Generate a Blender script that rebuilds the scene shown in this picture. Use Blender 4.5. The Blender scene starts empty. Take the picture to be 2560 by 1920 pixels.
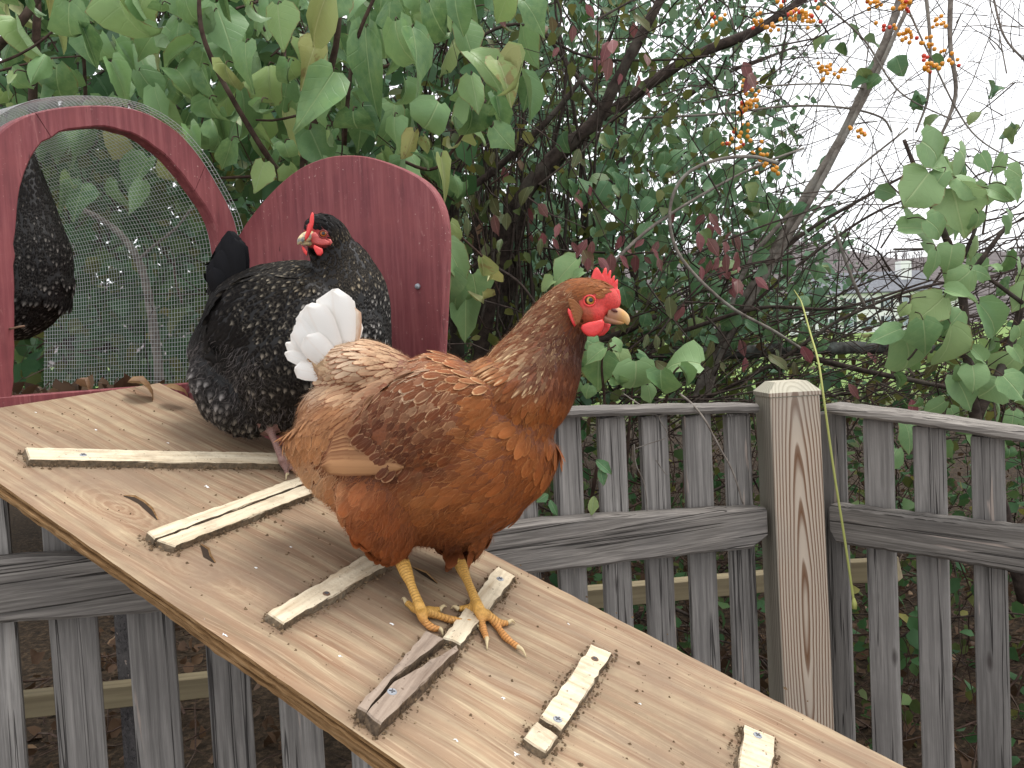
import bpy, math, random
import numpy as np
from mathutils import Vector, Matrix

random.seed(7)
RNG = np.random.default_rng(11)
scene = bpy.context.scene
COL = scene.collection

# ------------------------------------------------------------------ camera
F = 2000.0                                  # focal length in photo pixels (2560 wide)
PITCH, ROLL = math.radians(2.5), math.radians(2.8)
CAM = np.array([0.0, 0.0, 1.30])
FW = np.array([0, math.cos(PITCH), -math.sin(PITCH)])
_r0 = np.array([1.0, 0, 0]); _u0 = np.cross(_r0, FW)
RT = math.cos(ROLL) * _r0 - math.sin(ROLL) * _u0
UP = math.sin(ROLL) * _r0 + math.cos(ROLL) * _u0
cd = bpy.data.cameras.new('camera'); cam = bpy.data.objects.new('camera', cd); COL.objects.link(cam)
cd.sensor_width = 36.0; cd.lens = 36.0 * F / 2560.0; cd.clip_start = 0.02; cd.clip_end = 2000
cam.matrix_world = Matrix([[RT[0], UP[0], -FW[0], CAM[0]], [RT[1], UP[1], -FW[1], CAM[1]],
                           [RT[2], UP[2], -FW[2], CAM[2]], [0, 0, 0, 1]])
scene.camera = cam

# ------------------------------------------------------------------ sky, sun, exposure
SUN_EL, SUN_AZ = math.radians(58), math.radians(35)    # azimuth clockwise from +Y (open sky on the right)
world = bpy.data.worlds.new('World'); scene.world = world; world.use_nodes = True
wn, wl = world.node_tree.nodes, world.node_tree.links
wn.clear()
wo = wn.new('ShaderNodeOutputWorld'); wb = wn.new('ShaderNodeBackground'); ws = wn.new('ShaderNodeTexSky')
wh = wn.new('ShaderNodeHueSaturation')
ws.sky_type = 'NISHITA'; ws.sun_disc = False; ws.sun_elevation = SUN_EL; ws.sun_rotation = SUN_AZ
ws.air_density = 1.0; ws.dust_density = 6.0; ws.ozone_density = 1.0
wh.inputs['Saturation'].default_value = 0.30
wb.inputs['Strength'].default_value = 0.15
wm = wn.new('ShaderNodeMix'); wm.data_type = 'RGBA'; wm.inputs[0].default_value = 0.75      # cloud layer: an even bright grey over the clear sky
wm.inputs[7].default_value = (8.6, 8.7, 8.9, 1)
wl.new(ws.outputs[0], wh.inputs['Color']); wl.new(wh.outputs[0], wm.inputs[6]); wl.new(wm.outputs[2], wb.inputs[0]); wl.new(wb.outputs[0], wo.inputs[0])
sd = bpy.data.lights.new('sun', 'SUN'); sd.energy = 1.5; sd.angle = math.radians(22); sd.color = (1.0, 0.97, 0.92)
so = bpy.data.objects.new('sun', sd); COL.objects.link(so)
_sv = Vector((math.sin(SUN_AZ) * math.cos(SUN_EL), math.cos(SUN_AZ) * math.cos(SUN_EL), math.sin(SUN_EL)))
_sv = Vector((0.35, 0.10, 0.93)).normalized()
so.rotation_euler = _sv.to_track_quat('Z', 'Y').to_euler()
ws.sun_elevation = math.asin(_sv.z); ws.sun_rotation = math.atan2(_sv.x, _sv.y)
vs = scene.view_settings
vs.view_transform = 'Standard'; vs.look = 'None'; vs.gamma = 1.0; vs.exposure = 0.42
vs.use_curve_mapping = False
scene.cycles.use_denoising = True
scene.cycles.max_bounces = 8
scene.cycles.transparent_max_bounces = 6

# ------------------------------------------------------------------ geometry helpers
def P(px, py, Z):
    """world point seen at photo pixel (px, py) at distance Z along the view axis"""
    return CAM + ((px - 1280) / F * Z) * RT - ((py - 960) / F * Z) * UP + Z * FW
def ray(px, py): return (px - 1280) / F * RT - (py - 960) / F * UP + FW
def on_plane(px, py, p0, n):
    d = ray(px, py); return CAM + d * (((p0 - CAM) @ n) / (d @ n))
def proj(p):
    d = np.atleast_2d(p) - CAM; z = d @ FW
    return np.stack([1280 + F * (d @ RT) / z, 960 - F * (d @ UP) / z, z], 1)
def nrm(v):
    v = np.asarray(v, float); return v / (np.linalg.norm(v, axis=-1, keepdims=True) + 1e-12)
def srgb(r, g, b, a=1.0):
    f = lambda c: ((c / 255) / 12.92 if c / 255 <= 0.04045 else (((c / 255) + 0.055) / 1.055) ** 2.4)
    return (f(r), f(g), f(b), a)
def lin(c): return np.array(srgb(*c)[:3])

def mesh(name, verts, faces, mat=None, smooth=True):
    me = bpy.data.meshes.new(name)
    me.from_pydata([tuple(v) for v in verts], [], [tuple(f) for f in faces]); me.update()
    if smooth: me.polygons.foreach_set('use_smooth', [True] * len(me.polygons))
    if mat:
        me.materials.append(mat)
    return me
def mesh_tris(name, verts, tris, mat=None, smooth=True):
    me = bpy.data.meshes.new(name)
    verts = np.asarray(verts, np.float32); tris = np.asarray(tris, np.int32)
    me.vertices.add(len(verts)); me.vertices.foreach_set('co', verts.ravel())
    me.loops.add(tris.size); me.loops.foreach_set('vertex_index', tris.ravel())
    me.polygons.add(len(tris)); me.polygons.foreach_set('loop_start', np.arange(0, tris.size, 3, dtype=np.int32))
    me.polygons.foreach_set('use_smooth', np.full(len(tris), smooth))
    me.update(calc_edges=True); me.validate()
    if mat: me.materials.append(mat)
    return me
def attr(me, name, data, kind='FLOAT_COLOR'):
    a = me.attributes.new(name, kind, 'POINT')
    if kind == 'FLOAT_COLOR':
        d = np.ones((len(me.vertices), 4), np.float32); d[:, :3] = data; a.data.foreach_set('color', d.ravel())
    elif kind == 'FLOAT':
        a.data.foreach_set('value', np.asarray(data, np.float32).ravel())
    elif kind == 'FLOAT_VECTOR':
        a.data.foreach_set('vector', np.asarray(data, np.float32).ravel())
def link(name, me, parent=None, M=None):
    o = bpy.data.objects.new(name, me); COL.objects.link(o)
    if M is not None: o.matrix_world = M
    if parent is not None:
        o.parent = parent
        if M is None: o.matrix_parent_inverse = Matrix()
    return o
def child(name, me, parent, M=None):
    """part in the parent's own coordinates"""
    o = bpy.data.objects.new(name, me); COL.objects.link(o); o.parent = parent
    if M is not None: o.matrix_basis = M
    return o
def tag(o, label=None, cat=None, group=None, kind=None):
    if label: o['label'] = label
    if cat: o['category'] = cat
    if group: o['group'] = group
    if kind: o['kind'] = kind
    return o
def thing(name, label, cat, loc=(0, 0, 0), group=None):
    o = bpy.data.objects.new(name, None); COL.objects.link(o); o.location = tuple(loc); o.empty_display_size = .05
    return tag(o, label, cat, group)
def frame(o, x, y, z):
    return Matrix([[x[0], y[0], z[0], o[0]], [x[1], y[1], z[1], o[1]], [x[2], y[2], z[2], o[2]], [0, 0, 0, 1]])

def box_vf(x0, x1, y0, y1, z0, z1, b=0.0):
    """box with bevelled long edges (8-gon style) for b > 0: chamfer on every edge via bmesh"""
    import bmesh
    bm = bmesh.new(); bmesh.ops.create_cube(bm, size=1)
    for v in bm.verts:
        v.co = Vector((x0 + (v.co.x + .5) * (x1 - x0), y0 + (v.co.y + .5) * (y1 - y0), z0 + (v.co.z + .5) * (z1 - z0)))
    if b > 0: bmesh.ops.bevel(bm, geom=list(bm.edges), offset=b, segments=1, affect='EDGES')
    V = [tuple(v.co) for v in bm.verts]; bm.verts.index_update()
    Fc = [[v.index for v in f.verts] for f in bm.faces]; bm.free(); return V, Fc
def box(name, x0, x1, y0, y1, z0, z1, mat, b=0.0):
    return mesh(name, *box_vf(x0, x1, y0, y1, z0, z1, b), mat, smooth=False)

def catmull(pts, n=6):
    pts = np.asarray(pts, float)
    if len(pts) < 3: return pts
    p = np.vstack([2 * pts[0] - pts[1], pts, 2 * pts[-1] - pts[-2]])
    out = []
    for i in range(1, len(p) - 2):
        for k in range(n):
            t = k / n
            out.append(.5 * (2 * p[i] + (p[i + 1] - p[i - 1]) * t + (2 * p[i - 1] - 5 * p[i] + 4 * p[i + 1] - p[i + 2]) * t * t
                             + (3 * p[i] - p[i - 1] - 3 * p[i + 1] + p[i + 2]) * t ** 3))
    out.append(p[-2]); return np.array(out)
def tube_np(pts, rad, sides=6, rb=None, ref=None, cap=True, rough=0.0):
    """closed tube along pts; returns verts, tris. ref fixes the binormal (radius rb along it)."""
    pts = np.asarray(pts, float); n = len(pts); rad = np.broadcast_to(np.asarray(rad, float), (n,))
    rb = rad if rb is None else np.broadcast_to(np.asarray(rb, float), (n,))
    tg = nrm(np.gradient(pts, axis=0))
    r = np.array([0.13, 0.21, 0.97]) if ref is None else np.asarray(ref, float)
    if ref is None and abs(tg.mean(0) @ r) > .9: r = np.array([1.0, 0.1, 0])
    b = nrm(r - (tg @ r)[:, None] * tg); a = np.cross(b, tg)
    th = np.linspace(0, 2 * math.pi, sides, endpoint=False)
    V = pts[:, None, :] + (rad[:, None] * np.cos(th))[..., None] * a[:, None, :] + (rb[:, None] * np.sin(th))[..., None] * b[:, None, :]
    if rough: V = V + RNG.normal(0, rough, V.shape) * rad[:, None, None]
    V = V.reshape(-1, 3)
    i = np.arange(n - 1)[:, None] * sides; k = np.arange(sides)[None, :]; k2 = (k + 1) % sides
    A, B, Cc, D = (i + k).ravel(), (i + k2).ravel(), (i + sides + k2).ravel(), (i + sides + k).ravel()
    T = np.vstack([np.stack([A, Cc, B], 1), np.stack([A, D, Cc], 1)])
    if cap:
        m = len(V); V = np.vstack([V, pts[0], pts[-1]]); kk = np.arange(sides); k3 = (kk + 1) % sides
        T = np.vstack([T, np.stack([np.full(sides, m), kk, k3], 1),
                       np.stack([np.full(sides, m + 1), (n - 1) * sides + k3, (n - 1) * sides + kk], 1)])
    return V, T
def join(parts):
    V, T, o = [], [], 0
    for v, t in parts:
        V.append(v); T.append(np.asarray(t) + o); o += len(v)
    return np.vstack(V), np.vstack(T)

# ------------------------------------------------------------------ material helpers
class Mat:
    def __init__(s, name, rough=.7, spec=.3):
        s.m = bpy.data.materials.new(name); s.m.use_nodes = True
        s.t = s.m.node_tree; s.b = s.t.nodes['Principled BSDF']
        s.b.inputs['Roughness'].default_value = rough; s.b.inputs['Specular IOR Level'].default_value = spec
    def n(s, typ, ins=None, out=0, **props):
        nd = s.t.nodes.new('ShaderNode' + typ)
        for k, v in props.items(): setattr(nd, k, v)
        for k, v in (ins or {}).items():
            if isinstance(v, bpy.types.NodeSocket): s.t.links.new(v, nd.inputs[k])
            else: nd.inputs[k].default_value = v
        return nd.outputs[out]
    def ramp(s, fac, stops, interp='LINEAR'):
        nd = s.t.nodes.new('ShaderNodeValToRGB'); r = nd.color_ramp; r.interpolation = interp
        while len(r.elements) < len(stops): r.elements.new(.5)
        for e, (p, c) in zip(r.elements, stops):
            e.position = p; e.color = c if len(c) == 4 else (*c, 1)
        s.t.links.new(fac, nd.inputs[0]); return nd.outputs[0]
    def math(s, op, a, b=0.5, c=None):
        ins = {0: a, 1: b}
        if c is not None: ins[2] = c
        return s.n('Math', ins, operation=op)
    def mix(s, fac, a, b, blend='MIX'):
        nd = s.t.nodes.new('ShaderNodeMix'); nd.data_type = 'RGBA'; nd.blend_type = blend
        for k, v in ((0, fac), (6, a), (7, b)):
            if isinstance(v, bpy.types.NodeSocket): s.t.links.new(v, nd.inputs[k])
            else: nd.inputs[k].default_value = v
        return nd.outputs[2]
    def coord(s, which='Object'): return s.n('TexCoord', out=['Generated', 'Normal', 'UV', 'Object'].index(which))
    def rnd(s): return s.n('ObjectInfo', out=5)
    def mapping(s, vec, scale=(1, 1, 1), loc=(0, 0, 0), rot=(0, 0, 0)):
        return s.n('Mapping', {'Vector': vec, 'Scale': scale, 'Location': loc, 'Rotation': rot})
    def noise(s, vec, scale=5, detail=4, rough=.55, dist=0.0):
        return s.n('TexNoise', {'Vector': vec, 'Scale': scale, 'Detail': detail, 'Roughness': rough, 'Distortion': dist})
    def shift(s, vec, amt=13.0):
        """offset a vector by the object's random number so that copies differ"""
        r = s.math('MULTIPLY', s.rnd(), amt)
        cv = s.n('CombineXYZ', {0: r, 1: r, 2: r})
        return s.n('VectorMath', {0: vec, 1: cv}, operation='ADD')
    def bump(s, h, strength=.3, dist=.002):
        s.t.links.new(s.n('Bump', {'Height': h, 'Strength': strength, 'Distance': dist}), s.b.inputs['Normal'])
    def set(s, **kw):
        for k, v in kw.items():
            k = {'color': 'Base Color', 'rough': 'Roughness', 'metal': 'Metallic', 'alpha': 'Alpha'}.get(k, k)
            if isinstance(v, bpy.types.NodeSocket): s.t.links.new(v, s.b.inputs[k])
            else: s.b.inputs[k].default_value = v
        return s
    def translucent(s, col, amt=.3):
        out = [n for n in s.t.nodes if n.type == 'OUTPUT_MATERIAL'][0]
        tr = s.t.nodes.new('ShaderNodeBsdfTranslucent'); mx = s.t.nodes.new('ShaderNodeMixShader'); mx.inputs[0].default_value = amt
        if isinstance(col, bpy.types.NodeSocket): s.t.links.new(col, tr.inputs[0])
        else: tr.inputs[0].default_value = col
        s.t.links.new(s.b.outputs[0], mx.inputs[1]); s.t.links.new(tr.outputs[0], mx.inputs[2]); s.t.links.new(mx.outputs[0], out.inputs[0])

def plain(name, c, rough=.6, metal=0.0, spec=.3):
    m = Mat(name, rough, spec); m.set(color=srgb(*c), metal=metal); return m.m

def weathered(name, axis, dark, mid, light, pale=(175, 165, 158), warm=(124, 120, 117)):
    """grey weathered wood, grain along axis (0 x, 2 z)"""
    m = Mat(name, .85, .15)
    v = m.shift(m.coord('Object'))
    sc = [55, 55, 55]; sc[axis] = 2.2
    g1 = m.noise(m.mapping(v, sc), 1.6, 6, .65, .5)
    sc2 = [140, 140, 140]; sc2[axis] = 5
    g2 = m.noise(m.mapping(v, sc2), 2.0, 3, .6)
    blot = m.noise(v, 9, 4, .6)
    g = m.math('ADD', m.math('MULTIPLY', g1, .6), m.math('MULTIPLY', g2, .4))
    c = m.ramp(g, [(.30, srgb(*dark)), (.47, srgb(*mid)), (.62, srgb(*light)), (.78, srgb(*pale))])
    c = m.mix(m.ramp(blot, [(.45, (0, 0, 0, 1)), (.72, (.55, .55, .55, 1))]), c, srgb(*warm), 'MIX')
    c = m.mix(m.math('MULTIPLY', m.rnd(), .42), c, srgb(*dark))
    c = m.mix(m.math('MULTIPLY', m.math('FRACT', m.math('MULTIPLY', m.rnd(), 5.7)), .35), c, srgb(*warm))
    sck = [16, 16, 16]; sck[axis] = 5
    vor = m.n('TexVoronoi', {'Vector': m.mapping(v, sck), 'Scale': 1.0, 'Randomness': 1.0}, feature='F1')
    knot = m.ramp(vor, [(.03, (1, 1, 1, 1)), (.10, (0, 0, 0, 1))])
    c = m.mix(m.math('MULTIPLY', knot, .7), c, srgb(60, 52, 50))
    # freshly split fibres
    sc3 = [42, 42, 42]; sc3[axis] = 3.2
    ch = m.noise(m.mapping(v, sc3, loc=(5, 3, 1)), 1.3, 3, .5, .8)
    c = m.mix(m.ramp(ch, [(.66, (0, 0, 0, 1)), (.70, (.55, .55, .55, 1))]), c, srgb(190, 172, 160))
    sc4 = [95, 95, 95]; sc4[axis] = 1.6                     # drying cracks along the grain
    ck = m.noise(m.mapping(v, sc4, loc=(1, 7, 2)), 1.0, 2, .5, .3)
    crack = m.ramp(m.math('ABSOLUTE', m.math('SUBTRACT', ck, .62)), [(.006, (1, 1, 1, 1)), (.022, (0, 0, 0, 1))])
    c = m.mix(m.math('MULTIPLY', crack, .75), c, srgb(38, 35, 35))
    m.set(color=c); m.bump(m.math('SUBTRACT', m.math('SUBTRACT', g, m.math('MULTIPLY', knot, .5)), crack), .9, .003)
    return m.m

MAT = {}
MAT['picket'] = weathered('weathered_picket', 2, (78, 75, 73), (136, 132, 128), (174, 169, 164))
MAT['rail'] = weathered('weathered_rail', 0, (60, 57, 54), (122, 116, 110), (174, 167, 159), pale=(214, 204, 194))
MAT['dark_rail'] = weathered('dark_rail', 0, (40, 38, 40), (66, 63, 64), (98, 94, 93))

def build_post_mat():
    m = Mat('pine_post', .8, .2)
    v = m.coord('Object'); x = m.n('SeparateXYZ', {0: v}); z = m.n('SeparateXYZ', {0: v}, out=2); y = m.n('SeparateXYZ', {0: v}, out=1)
    nz = m.noise(m.mapping(v, (14, 14, 3)), 1, 3, .5)
    xx = m.math('ADD', m.math('MULTIPLY', m.math('SUBTRACT', x, .001), 1.0), m.math('MULTIPLY', m.math('SUBTRACT', nz, .5), .012))
    yy = m.math('ADD', y, .045 + .012)
    # growth rings of a log whose pith dips behind the front face: nested ellipses and arrow heads
    zz = m.math('ADD', z, .40)
    zq = m.math('MULTIPLY', m.math('ABSOLUTE', zz), .06)
    r = m.math('SQRT', m.math('ADD', m.math('ADD', m.math('MULTIPLY', xx, xx), m.math('MULTIPLY', zq, zq)), m.math('MULTIPLY', m.math('MULTIPLY', yy, yy), .6)))
    r = m.math('ADD', r, m.math('MULTIPLY', m.noise(m.mapping(v, (30, 30, 6)), 1, 2, .5), .004))
    ph = m.math('FRACT', m.math('MULTIPLY', r, 215.0))
    ring = m.ramp(ph, [(0, (0, 0, 0, 1)), (.45, (.12, .12, .12, 1)), (.72, (1, 1, 1, 1)), (.90, (.85, .85, .85, 1)), (1, (0, 0, 0, 1))])
    fine = m.noise(m.mapping(v, (260, 260, 9)), 1, 3, .6)
    c = m.mix(ring, srgb(202, 186, 168), srgb(112, 76, 48))
    c = m.mix(m.math('MULTIPLY', fine, .25), c, srgb(160, 150, 140))
    blot = m.noise(v, 6, 3, .5)
    c = m.mix(m.ramp(blot, [(.45, (0, 0, 0, 1)), (.75, (.5, .5, .5, 1))]), c, srgb(150, 146, 138))
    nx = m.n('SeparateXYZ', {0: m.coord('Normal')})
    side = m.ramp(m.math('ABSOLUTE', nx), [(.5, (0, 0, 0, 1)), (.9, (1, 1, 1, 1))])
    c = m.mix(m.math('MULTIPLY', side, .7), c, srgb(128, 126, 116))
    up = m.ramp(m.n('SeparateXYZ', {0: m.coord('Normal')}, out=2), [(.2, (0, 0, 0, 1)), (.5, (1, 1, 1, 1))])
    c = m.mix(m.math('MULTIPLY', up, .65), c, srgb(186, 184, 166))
    m.set(color=c); m.bump(m.math('ADD', ring, fine), .35, .0015); return m.m
MAT['post'] = build_post_mat()

PLY_KNOTS = ((.36, -.06, .05), (.52, -.09, .04))
def build_ply():
    m = Mat('plywood_face', .8, .2)
    v = m.coord('Object')
    warp = m.n('TexNoise', {'Vector': m.mapping(v, (3.2, 9, 9)), 'Scale': 1.0, 'Detail': 2.0}, out=1)
    v2 = m.n('VectorMath', {0: v, 1: m.n('VectorMath', {0: warp, 1: (.05, .045, .0)}, operation='MULTIPLY')}, operation='ADD')
    big = m.noise(m.mapping(v2, (1.7, 26, 9)), 1, 4, .6, .5)
    wave = m.n('TexWave', {'Vector': m.mapping(v2, (1.0, 13, 1)), 'Scale': 1.0, 'Distortion': 4.0, 'Detail': 4.0, 'Detail Scale': .9, 'Detail Roughness': .6}, out=1, bands_direction='Y')
    fine = m.noise(m.mapping(v2, (9, 300, 9)), 1, 5, .7)
    med = m.noise(m.mapping(v2, (3.5, 80, 9)), 1, 5, .65, .2)
    c = m.ramp(big, [(.28, srgb(106, 86, 68)), (.40, srgb(142, 121, 97)), (.53, srgb(178, 159, 130)), (.66, srgb(148, 128, 106)), (.80, srgb(202, 184, 155))])
    c = m.mix(m.ramp(wave, [(.30, (.0, .0, .0, 1)), (.78, (.55, .55, .55, 1))]), c, srgb(148, 116, 92))
    c = m.mix(m.ramp(med, [(.34, (.75, .75, .75, 1)), (.50, (0, 0, 0, 1))]), c, srgb(124, 90, 68))
    c = m.mix(m.ramp(fine, [(.52, (0, 0, 0, 1)), (.75, (.6, .6, .6, 1))]), c, srgb(224, 202, 170))
    # grain swirling round a few knots
    for (ku, kv, ks) in PLY_KNOTS:
        dv = m.n('VectorMath', {0: v2, 1: (ku, kv, 0.0)}, operation='SUBTRACT')
        rr = m.n('VectorMath', {0: m.mapping(dv, (.38, 1.0, 0.0))}, out=1, operation='LENGTH')
        rr2 = m.math('ADD', rr, m.math('MULTIPLY', m.noise(v, 22, 4, .65), .022))
        ring = m.ramp(m.math('FRACT', m.math('MULTIPLY', rr2, 150.0)), [(.0, (0, 0, 0, 1)), (.55, (.9, .9, .9, 1)), (.8, (.9, .9, .9, 1)), (1, (0, 0, 0, 1))])
        fall = m.ramp(rr, [(.0, (1, 1, 1, 1)), (ks * .5, (.75, .75, .75, 1)), (ks, (0, 0, 0, 1))])
        c = m.mix(m.math('MULTIPLY', fall, .42), c, m.mix(ring, srgb(184, 160, 132), srgb(130, 96, 72)))
    grime = m.noise(v, 5.5, 5, .65)
    c = m.mix(m.ramp(grime, [(.40, (0, 0, 0, 1)), (.68, (.8, .8, .8, 1))]), c, srgb(134, 114, 96))
    dirt_dark = m.n('Attribute', attribute_name='dirt_dark', out=2); dn = m.noise(v, 70, 5, .7)
    dm = m.math('MULTIPLY', dirt_dark, m.ramp(dn, [(.30, (.25, .25, .25, 1)), (.62, (1, 1, 1, 1))]))
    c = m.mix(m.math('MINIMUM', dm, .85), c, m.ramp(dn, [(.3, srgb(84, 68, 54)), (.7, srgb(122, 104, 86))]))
    sc = m.noise(m.mapping(v, (60, 900, 9), rot=(0, 0, .5)), 1, 2, .5); sg = m.noise(v, 9, 3, .6)
    scr = m.math('MULTIPLY', m.ramp(sc, [(.70, (0, 0, 0, 1)), (.76, (1, 1, 1, 1))]), m.ramp(sg, [(.5, (0, 0, 0, 1)), (.6, (.3, .3, .3, 1))]))
    c = m.mix(scr, c, srgb(212, 196, 172))
    sp = m.noise(v, 260, 2, .5); gate = m.noise(v, 14, 3, .6)
    dots = m.math('MULTIPLY', m.ramp(sp, [(.70, (0, 0, 0, 1)), (.74, (1, 1, 1, 1))]), m.ramp(gate, [(.45, (0, 0, 0, 1)), (.6, (1, 1, 1, 1))]))
    c = m.mix(m.math('MULTIPLY', dots, .8), c, srgb(74, 58, 46))
    sp2 = m.noise(m.mapping(v, (1, 1.6, 1), loc=(3, 1, 0)), 75, 2, .5)
    c = m.mix(m.ramp(sp2, [(.80, (0, 0, 0, 1)), (.82, (.8, .8, .8, 1))]), c, srgb(226, 224, 222))
    m.set(color=c); m.bump(m.math('ADD', m.math('MULTIPLY', fine, .6), m.math('ADD', med, m.math('MULTIPLY', dots, -.5))), .55, .0012); return m.m
MAT['ply'] = build_ply()
def build_ply_edge():
    m = Mat('ply_edge', .9, .1)
    v = m.shift(m.coord('Object'))
    n1 = m.noise(m.mapping(v, (30, 200, 260)), 1, 4, .65); n2 = m.noise(m.mapping(v, (9, 9, 9)), 1, 3, .6)
    c = m.ramp(n1, [(.3, srgb(92, 66, 42)), (.5, srgb(150, 116, 78)), (.7, srgb(186, 152, 112))])
    c = m.mix(m.math('MULTIPLY', n2, .5), c, srgb(120, 92, 62)); c = m.mix(m.math('MULTIPLY', m.rnd(), .55), c, srgb(92, 70, 48))
    m.set(color=c); m.bump(n1, .8, .002); return m.m
MAT['ply_edge'] = build_ply_edge()
def build_cleat(name, a, b, g):
    m = Mat(name, .85, .15); v = m.shift(m.coord('Object'))
    n1 = m.noise(m.mapping(v, (12, 130, 60)), 1, 4, .6); n2 = m.noise(v, 38, 4, .65); n3 = m.noise(v, 190, 2, .6)
    c = m.ramp(n1, [(.3, srgb(*b)), (.55, srgb(*a)), (.8, srgb(*[min(255, q + 14) for q in a]))])
    c = m.mix(m.ramp(n2, [(.50, (0, 0, 0, 1)), (.72, (.55, .55, .55, 1))]), c, srgb(*g))
    c = m.mix(m.ramp(n3, [(.66, (0, 0, 0, 1)), (.74, (.8, .8, .8, 1))]), c, srgb(88, 72, 58))
    # caked mud on the flanks
    nz = m.n('SeparateXYZ', {0: m.coord('Normal')}, out=2)
    side = m.ramp(m.math('ADD', nz, m.math('MULTIPLY', m.math('SUBTRACT', n2, .5), .5)), [(.45, (1, 1, 1, 1)), (.8, (0, 0, 0, 1))])
    c = m.mix(m.math('MULTIPLY', side, .9), c, m.ramp(n3, [(.3, srgb(58, 48, 38)), (.7, srgb(112, 94, 74))]))
    m.set(color=c); m.bump(m.math('ADD', n1, m.math('ADD', n2, n3)), .7, .0015); return m.m
MAT['cleat'] = build_cleat('cleat_pale', (214, 200, 174), (184, 164, 136), (150, 134, 114))
MAT['cleat_grey'] = build_cleat('cleat_grey', (150, 134, 120), (118, 102, 90), (108, 98, 90))
def build_red():
    m = Mat('red_paint', .62, .35); v = m.coord('Object')
    st = m.noise(m.mapping(v, (95, 95, 5)), 1, 5, .65); bl = m.noise(v, 10, 4, .6); sp = m.noise(v, 170, 2, .6); gate = m.noise(v, 7, 3, .5)
    c = m.ramp(st, [(.3, srgb(102, 50, 54)), (.5, srgb(124, 62, 66)), (.7, srgb(144, 84, 85))])
    c = m.mix(m.ramp(bl, [(.45, (0, 0, 0, 1)), (.75, (.55, .55, .55, 1))]), c, srgb(150, 86, 84))
    specks = m.math('MULTIPLY', m.ramp(sp, [(.66, (0, 0, 0, 1)), (.72, (1, 1, 1, 1))]), m.ramp(gate, [(.46, (.05, .05, .05, 1)), (.62, (.8, .8, .8, 1))]))
    c = m.mix(m.math('MULTIPLY', specks, .8), c, srgb(196, 168, 158))
    ch = m.noise(m.mapping(v, (40, 40, 8)), 1, 4, .7, 1.0)
    wear = m.noise(m.mapping(v, (70, 70, 14)), 1, 5, .75, .6)
    c = m.mix(m.ramp(wear, [(.60, (0, 0, 0, 1)), (.72, (.55, .55, .55, 1))]), c, srgb(168, 116, 112))
    c = m.mix(m.ramp(ch, [(.66, (0, 0, 0, 1)), (.70, (.8, .8, .8, 1))]), c, srgb(66, 32, 33))
    m.set(color=c, rough=m.ramp(bl, [(.3, (.5, .5, .5, 1)), (.7, (.75, .75, .75, 1))]))
    m.bump(m.math('ADD', st, m.math('MULTIPLY', ch, .6)), .45, .0015); return m.m
MAT['red'] = build_red()
MAT['wire'] = plain('galvanised_wire', (196, 200, 200), .5, .2)
MAT['screw'] = plain('screw_metal', (158, 162, 168), .5, .35)
MAT['rust'] = plain('rusty_screw', (112, 88, 72), .7, .1)
MAT['core'] = plain('dark_core', (52, 40, 30), .9)
MAT['slot'] = plain('screw_slot', (84, 84, 88), .8)
def build_mud():
    m = Mat('mud', .95, .1); n = m.noise(m.coord('Object'), 120, 3, .6)
    m.set(color=m.ramp(n, [(.3, srgb(74, 60, 46)), (.6, srgb(120, 100, 78)), (.75, srgb(168, 148, 118))])); return m.m
MAT['mud'] = build_mud()
MAT['droppings'] = plain('droppings', (228, 228, 226), .8)

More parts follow.
